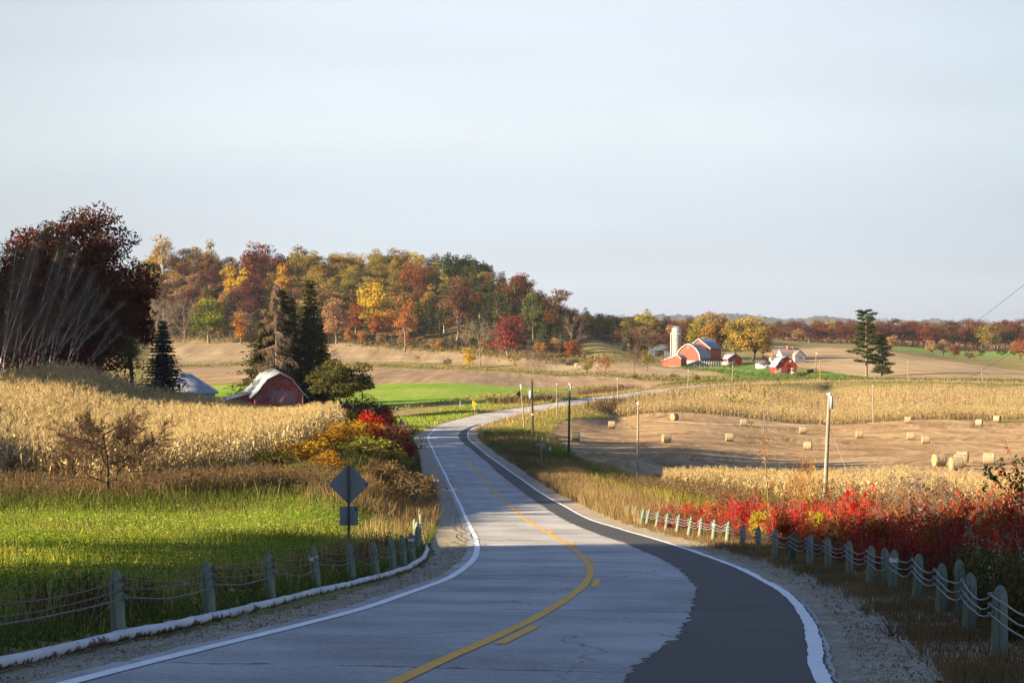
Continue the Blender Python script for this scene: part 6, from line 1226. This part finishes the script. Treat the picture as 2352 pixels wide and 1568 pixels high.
# ------------------------------------------------------------------ sumac and brambles behind the long guard rail
def sumac(seed,H=2.2,n=11,spread=.95,nl=9,pairs=9):
    g=rs(seed); st_=MB(); m=MB(); C=[];U=[];Wd=[];S0=[];S1=[]
    for i in range(n):
        th=g.rand()*6.28; o=np.array([cos(th),sin(th),0])*spread*g.rand()**.5; b=o*.35; t=np.array([o[0],o[1],H*(.62+.42*g.rand())]); mid=(b+t)/2+np.array([*g.randn(2)*.08,0]); st_.tube([b,mid,t],[.022,.016,.009],4,False)
        for k in range(nl):
            f=.45+.55*(k+g.rand())/nl; p=b+(t-b)*f; a=g.rand()*6.28; d=np.array([cos(a),sin(a),0]); L=.30+.2*g.rand(); s=np.linspace(.12,1,pairs); up=.55+.3*g.rand()
            R=p+np.outer(s*L,d)+np.outer(L*(up*s-1.15*s*s),[0,0,1]); sd_=np.array([-d[1],d[0],0]); S0.append(p);S1.append(R[pairs//2])
            for sg in (-1,1):
                ll=.10*(1-.5*np.abs(s-.45)); c=R+sg*sd_*ll[:,None]*.55+np.array([0,0,-.03]); C.append(c); U.append(sg*sd_*ll[:,None]*.6+d*.02+np.array([0,0,-.045])+g.randn(pairs,3)*.012); Wd.append(np.tile(d*.022,(pairs,1))+g.randn(pairs,3)*.006)
    C=np.vstack(C);U=np.vstack(U);Wd=np.vstack(Wd); m.cards(C,U,Wd,g.rand(len(C))*.98+.01); st_.sticks(S0,S1,np.full(len(S0),.006),np.full(len(S0),.003),3)
    return m.mesh('leaves'),st_.mesh('stem'),H,2.3
SU=[sumac(600+i) for i in range(5)]
def su(k,pal,x,d,yt,w,lab,name='sumac_shrub',grp='sumac shrubs behind the long guard rail',kind=None,parts=('leaves','stem')):
    return lone(kind or SU[k%5],pal,x,d,yt,w,name,lab,k*1.1,m_bark,'shrub',grp,parts)
g=rs(61); xs=np.linspace(1528,1960,15)
for i,x in enumerate(xs): su(i,'sumac red',x,105-2.4*i+4*g.randn(),1150-6*g.rand()+(10 if i<2 else 0)-(8 if i in(5,6,9,10) else 0),95,'flame red sumac along the top of the bright bank, %s counting toward the stout pole'%ordinal(i))
for i,x in enumerate(np.linspace(1545,1960,14)): su(i+3,'sumac red',x,95-2.6*i+2*g.randn(),1178+8*g.rand(),90,'lower flame red sumac just above the rail posts, %s toward the stout pole'%ordinal(i))
for i,x in enumerate(np.linspace(1660,1790,4)): su(i,'bramble',x,112-3*i,1098+14*g.rand()*1.5,70,'dark red taller sumac before the corn strip, %s of four toward the sapling'%ordinal(i))
for i,x in enumerate(np.linspace(1925,2390,13)): su(i+1,['bramble','sumac red','bramble'][i%3],x,82-2.1*i+3*g.randn(),1102+10*g.rand(),110,'red and rust sumac on the skyline of the thicket, %s beyond the stout pole'%ordinal(i))
for i,x in enumerate(np.linspace(1850,2360,15)): su(i+2,['sumac crimson','bramble','sumac crimson','shrub green'][i%4],x,72-2.2*i+2*g.randn(),1172+12*g.rand(),110,'%s sumac in the shaded thicket, %s beyond the stout pole'%(['deep crimson','rusty','deep crimson','still green'][i%4],ordinal(i)))
for i,x in enumerate(np.linspace(1930,2260,9)): su(i+4,'sumac crimson',x,56-2.2*i+1*g.randn(),1218+10*g.rand(),110,'low crimson sumac behind the rail cables, %s counting toward the goldenrod'%ordinal(i))
for i,x in enumerate([1800,1880,1960,2020,2110,2190,2260,2310,2350,1745]): su(i,'vine yellow' if i%2 else 'bramble',x,70+10*g.rand()-8*(x>2200),1120+35*g.rand(),60,'%s bramble woven into the red thicket, %s counting toward the goldenrod'%('yellow-leaved' if i%2 else 'rusty',ordinal(i)),'bramble_shrub','brambles in the red thicket',BU[i%4],('foliage','stem'))
for i in range(26):
    x=1880+18.5*i; su(i,['bramble','sumac crimson','bramble','sumac red'][i%4],x,88-1.45*i-9*(i%3),1112+26*(i%3)+8*g.rand(),105,'%s bush filling the thicket beyond the stout pole, %s counting toward the goldenrod'%(['rusty','crimson','brown-red','scarlet'][i%4],ordinal(i)),'thicket_shrub','shrubs filling the red thicket',[BU[0],SU[1],BU[2],SU[3]][i%4],('foliage','stem'))
TH=[bare(620+i,2.6,levels=4,k0=14,kk=3,spread=.5,up=.9,r0=.02,trunk=.04,twig=.004,leaves=120,leaf=.05) for i in range(3)]
for i,(x,d,yt,w,pal) in enumerate([(2130,66,1075,150,'grey twig'),(2040,74,1080,90,'grey twig'),(2090,70,1085,120,'grey twig'),(1852,92,1042,60,'orange'),(1828,90,1062,50,'orange'),(1900,84,1090,80,'rust brown'),(2180,62,1085,90,'brown twig'),(1960,80,1088,60,'brown twig')]):
    su(i,pal,x,d,yt,w,['pale bare canes fanning above the thicket at its middle','slim bare canes beside the stout pale pole','pale bare canes between the two cane fans','orange-leaved weed spire before the shaded bale','shorter orange-leaved weed spire near the sapling','rusty twiggy weed at the foot of the stout pale pole','brown bare canes toward the hay bale cluster','thin brown canes just past the stout pale pole'][i],'cane_shrub','bare canes in the red thicket',TH[i%3],('twigs','stem'))
gr_=poly([(2170,1330),(2240,1240),(2360,1215),(2420,1260),(2420,1420),(2300,1400)],16,60); P=np.vstack([scatter(np.array([on(2200,40)[:2],on(2270,46)[:2],on(2430,44)[:2],on(2430,24)[:2],on(2335,25)[:2],on(2245,31)[:2]]),1500,150)])
lm('goldenrod',(.05,.06,.02),(.10,.11,.025),(.12,.07,.03),nsc=.8)
fluffy('goldenrod',P,.85,LM['goldenrod'],151,'tall green goldenrod stems crowding the corner behind the last rail posts',1,22,.045)
fluffy('goldenrod_fluff',P[::16]+.1,1.15,LM['fluff'],152,'pale fluffy goldenrod seed heads above the green stems',1,22,.028)
# ------------------------------------------------------------------ saplings drawn from their branches
def sapling(name,label,d,trunkpx,branches,bark_,leafsets,cat='sapling',seed=1,parent_x=None):
    g=rs(seed); b0=trunkpx[-1]; base=on(b0[0],d); o=thing(name,label,cat,base)
    W=lambda pts,dd=0:np.array([px(x,y,d+dd*k/len(pts)) for k,(x,y) in enumerate(pts)])-base
    tm=MB(); T=np.vstack([[0,0,-.2],W(trunkpx[::-1])]); tm.tube(T,np.linspace(.045,.008,len(T)),6)
    for pts,dd in branches: Q=smooth(dens(W(pts,dd),.05),7); tm.tube(Q,np.linspace(.014,.004,len(Q)),4,False)
    tm.obj('trunk',bark_,o)
    for mat,sets in leafsets:
        m=MB()
        for pts,dd,n,sz,spr in sets:
            Q=dens(W(pts,dd),.02); k=g.randint(len(Q),size=n); c=Q[k]+g.randn(n,3)*spr; leafcards(m,g,c,np.tile([0,-.6,.5],(n,1)),sz)
        m.obj('leaves',mat,o)
    return o
b1=[(1764,1000),(1757,970),(1752,940),(1730,905),(1715,895),(1690,883)]; b2=[(1762,1010),(1752,975),(1728,948),(1708,921),(1690,911),(1657,913)]; b3=[(1728,948),(1712,935),(1695,922),(1675,917)]; b4=[(1754,993),(1755,960),(1756,925),(1755,891)]; b5=[(1757,1000),(1766,940),(1779,912),(1800,898),(1813,893)]; b6=[(1755,995),(1748,985),(1736,976),(1716,970)]; b7=[(1766,1060),(1790,1030),(1792,1010),(1798,1003),(1815,1006)]; b8=[(1760,1000),(1780,970),(1796,950),(1806,942)]
sapling('elm_sapling','tall thin elm sapling with arching leafy tips rising before the hay field',84,[(1754,993),(1753,1015),(1757,1055),(1760,1090),(1765,1150),(1768,1215)],[(b1,2),(b2,2),(b3,1),(b4,0),(b5,-2),(b6,1),(b7,-1),(b8,-2),([(1757,1055),(1735,1040),(1727,1020)],1),([(1762,1100),(1785,1080),(1795,1050)],1)],m_bark,
 [(LM['yellow green'],[(b1[3:],0,26,.055,.03),(b2[3:],0,34,.055,.04),(b3[1:],0,30,.055,.04),(b4[2:],0,40,.055,.05),(b5[2:],0,22,.05,.03),(b6[1:],0,34,.055,.04),(b7[2:],0,14,.055,.05),(b8[2:],0,20,.055,.05),([(1762,1120),(1768,1160)],0,60,.06,.14)]),(LM['orange'],[([(1752,1000),(1757,1050),(1762,1110)],0,90,.05,.10),(b7,0,20,.045,.08)])],seed=5)
r1=[(2340,1170),(2318,1135),(2290,1105),(2266,1090),(2261,1077),(2275,1070),(2295,1078)]; r2=[(2345,1160),(2325,1110),(2305,1080),(2297,1055)]; r3=[(2350,1120),(2338,1075),(2318,1040),(2308,1012)]; r4=[(2350,1150),(2344,1110),(2348,1070),(2370,1050)]
sapling('vine_sapling','dark-leaved sapling with drooping leaves and red tips at the thicket edge above the goldenrod',46,[(2345,1085),(2347,1130),(2345,1180),(2346,1290)],[(r1,1),(r2,1),(r3,-1),(r4,0)],m_bark,
 [(LM['dark green'],[(r1[2:],0,44,.06,.04),([(2262,1092),(2258,1125)],0,12,.06,.03),(r2[1:],0,40,.06,.05),(r4,0,90,.06,.14),([(2335,1080),(2360,1130)],0,90,.06,.15)]),(LM['sumac red'],[(r3[1:],0,40,.035,.05),([(2300,1100),(2340,1140)],0,110,.04,.16)]),(LM['vine yellow'],[([(2325,1080),(2345,1120)],0,24,.05,.08)])],seed=6)
# ------------------------------------------------------------------ distant air
def haze():
    m=bpy.data.materials.new('valley haze'); m.use_nodes=True; t=NT(m)
    p=t.new('VolumePrincipled'); p.inputs['Color'].default_value=(.72,.80,.93,1); p.inputs['Density'].default_value=HAZE; p.inputs['Anisotropy'].default_value=.2
    t.l.new(p.outputs[0],t.out.inputs['Volume'])
    b=MB(); b.box(-9000,9000,-200,13500,-120,330); o=b.obj('haze',m); tag(o,'pale blue autumn haze filling the valley air','haze',kind='stuff')
HAZE=3.6e-5
haze()
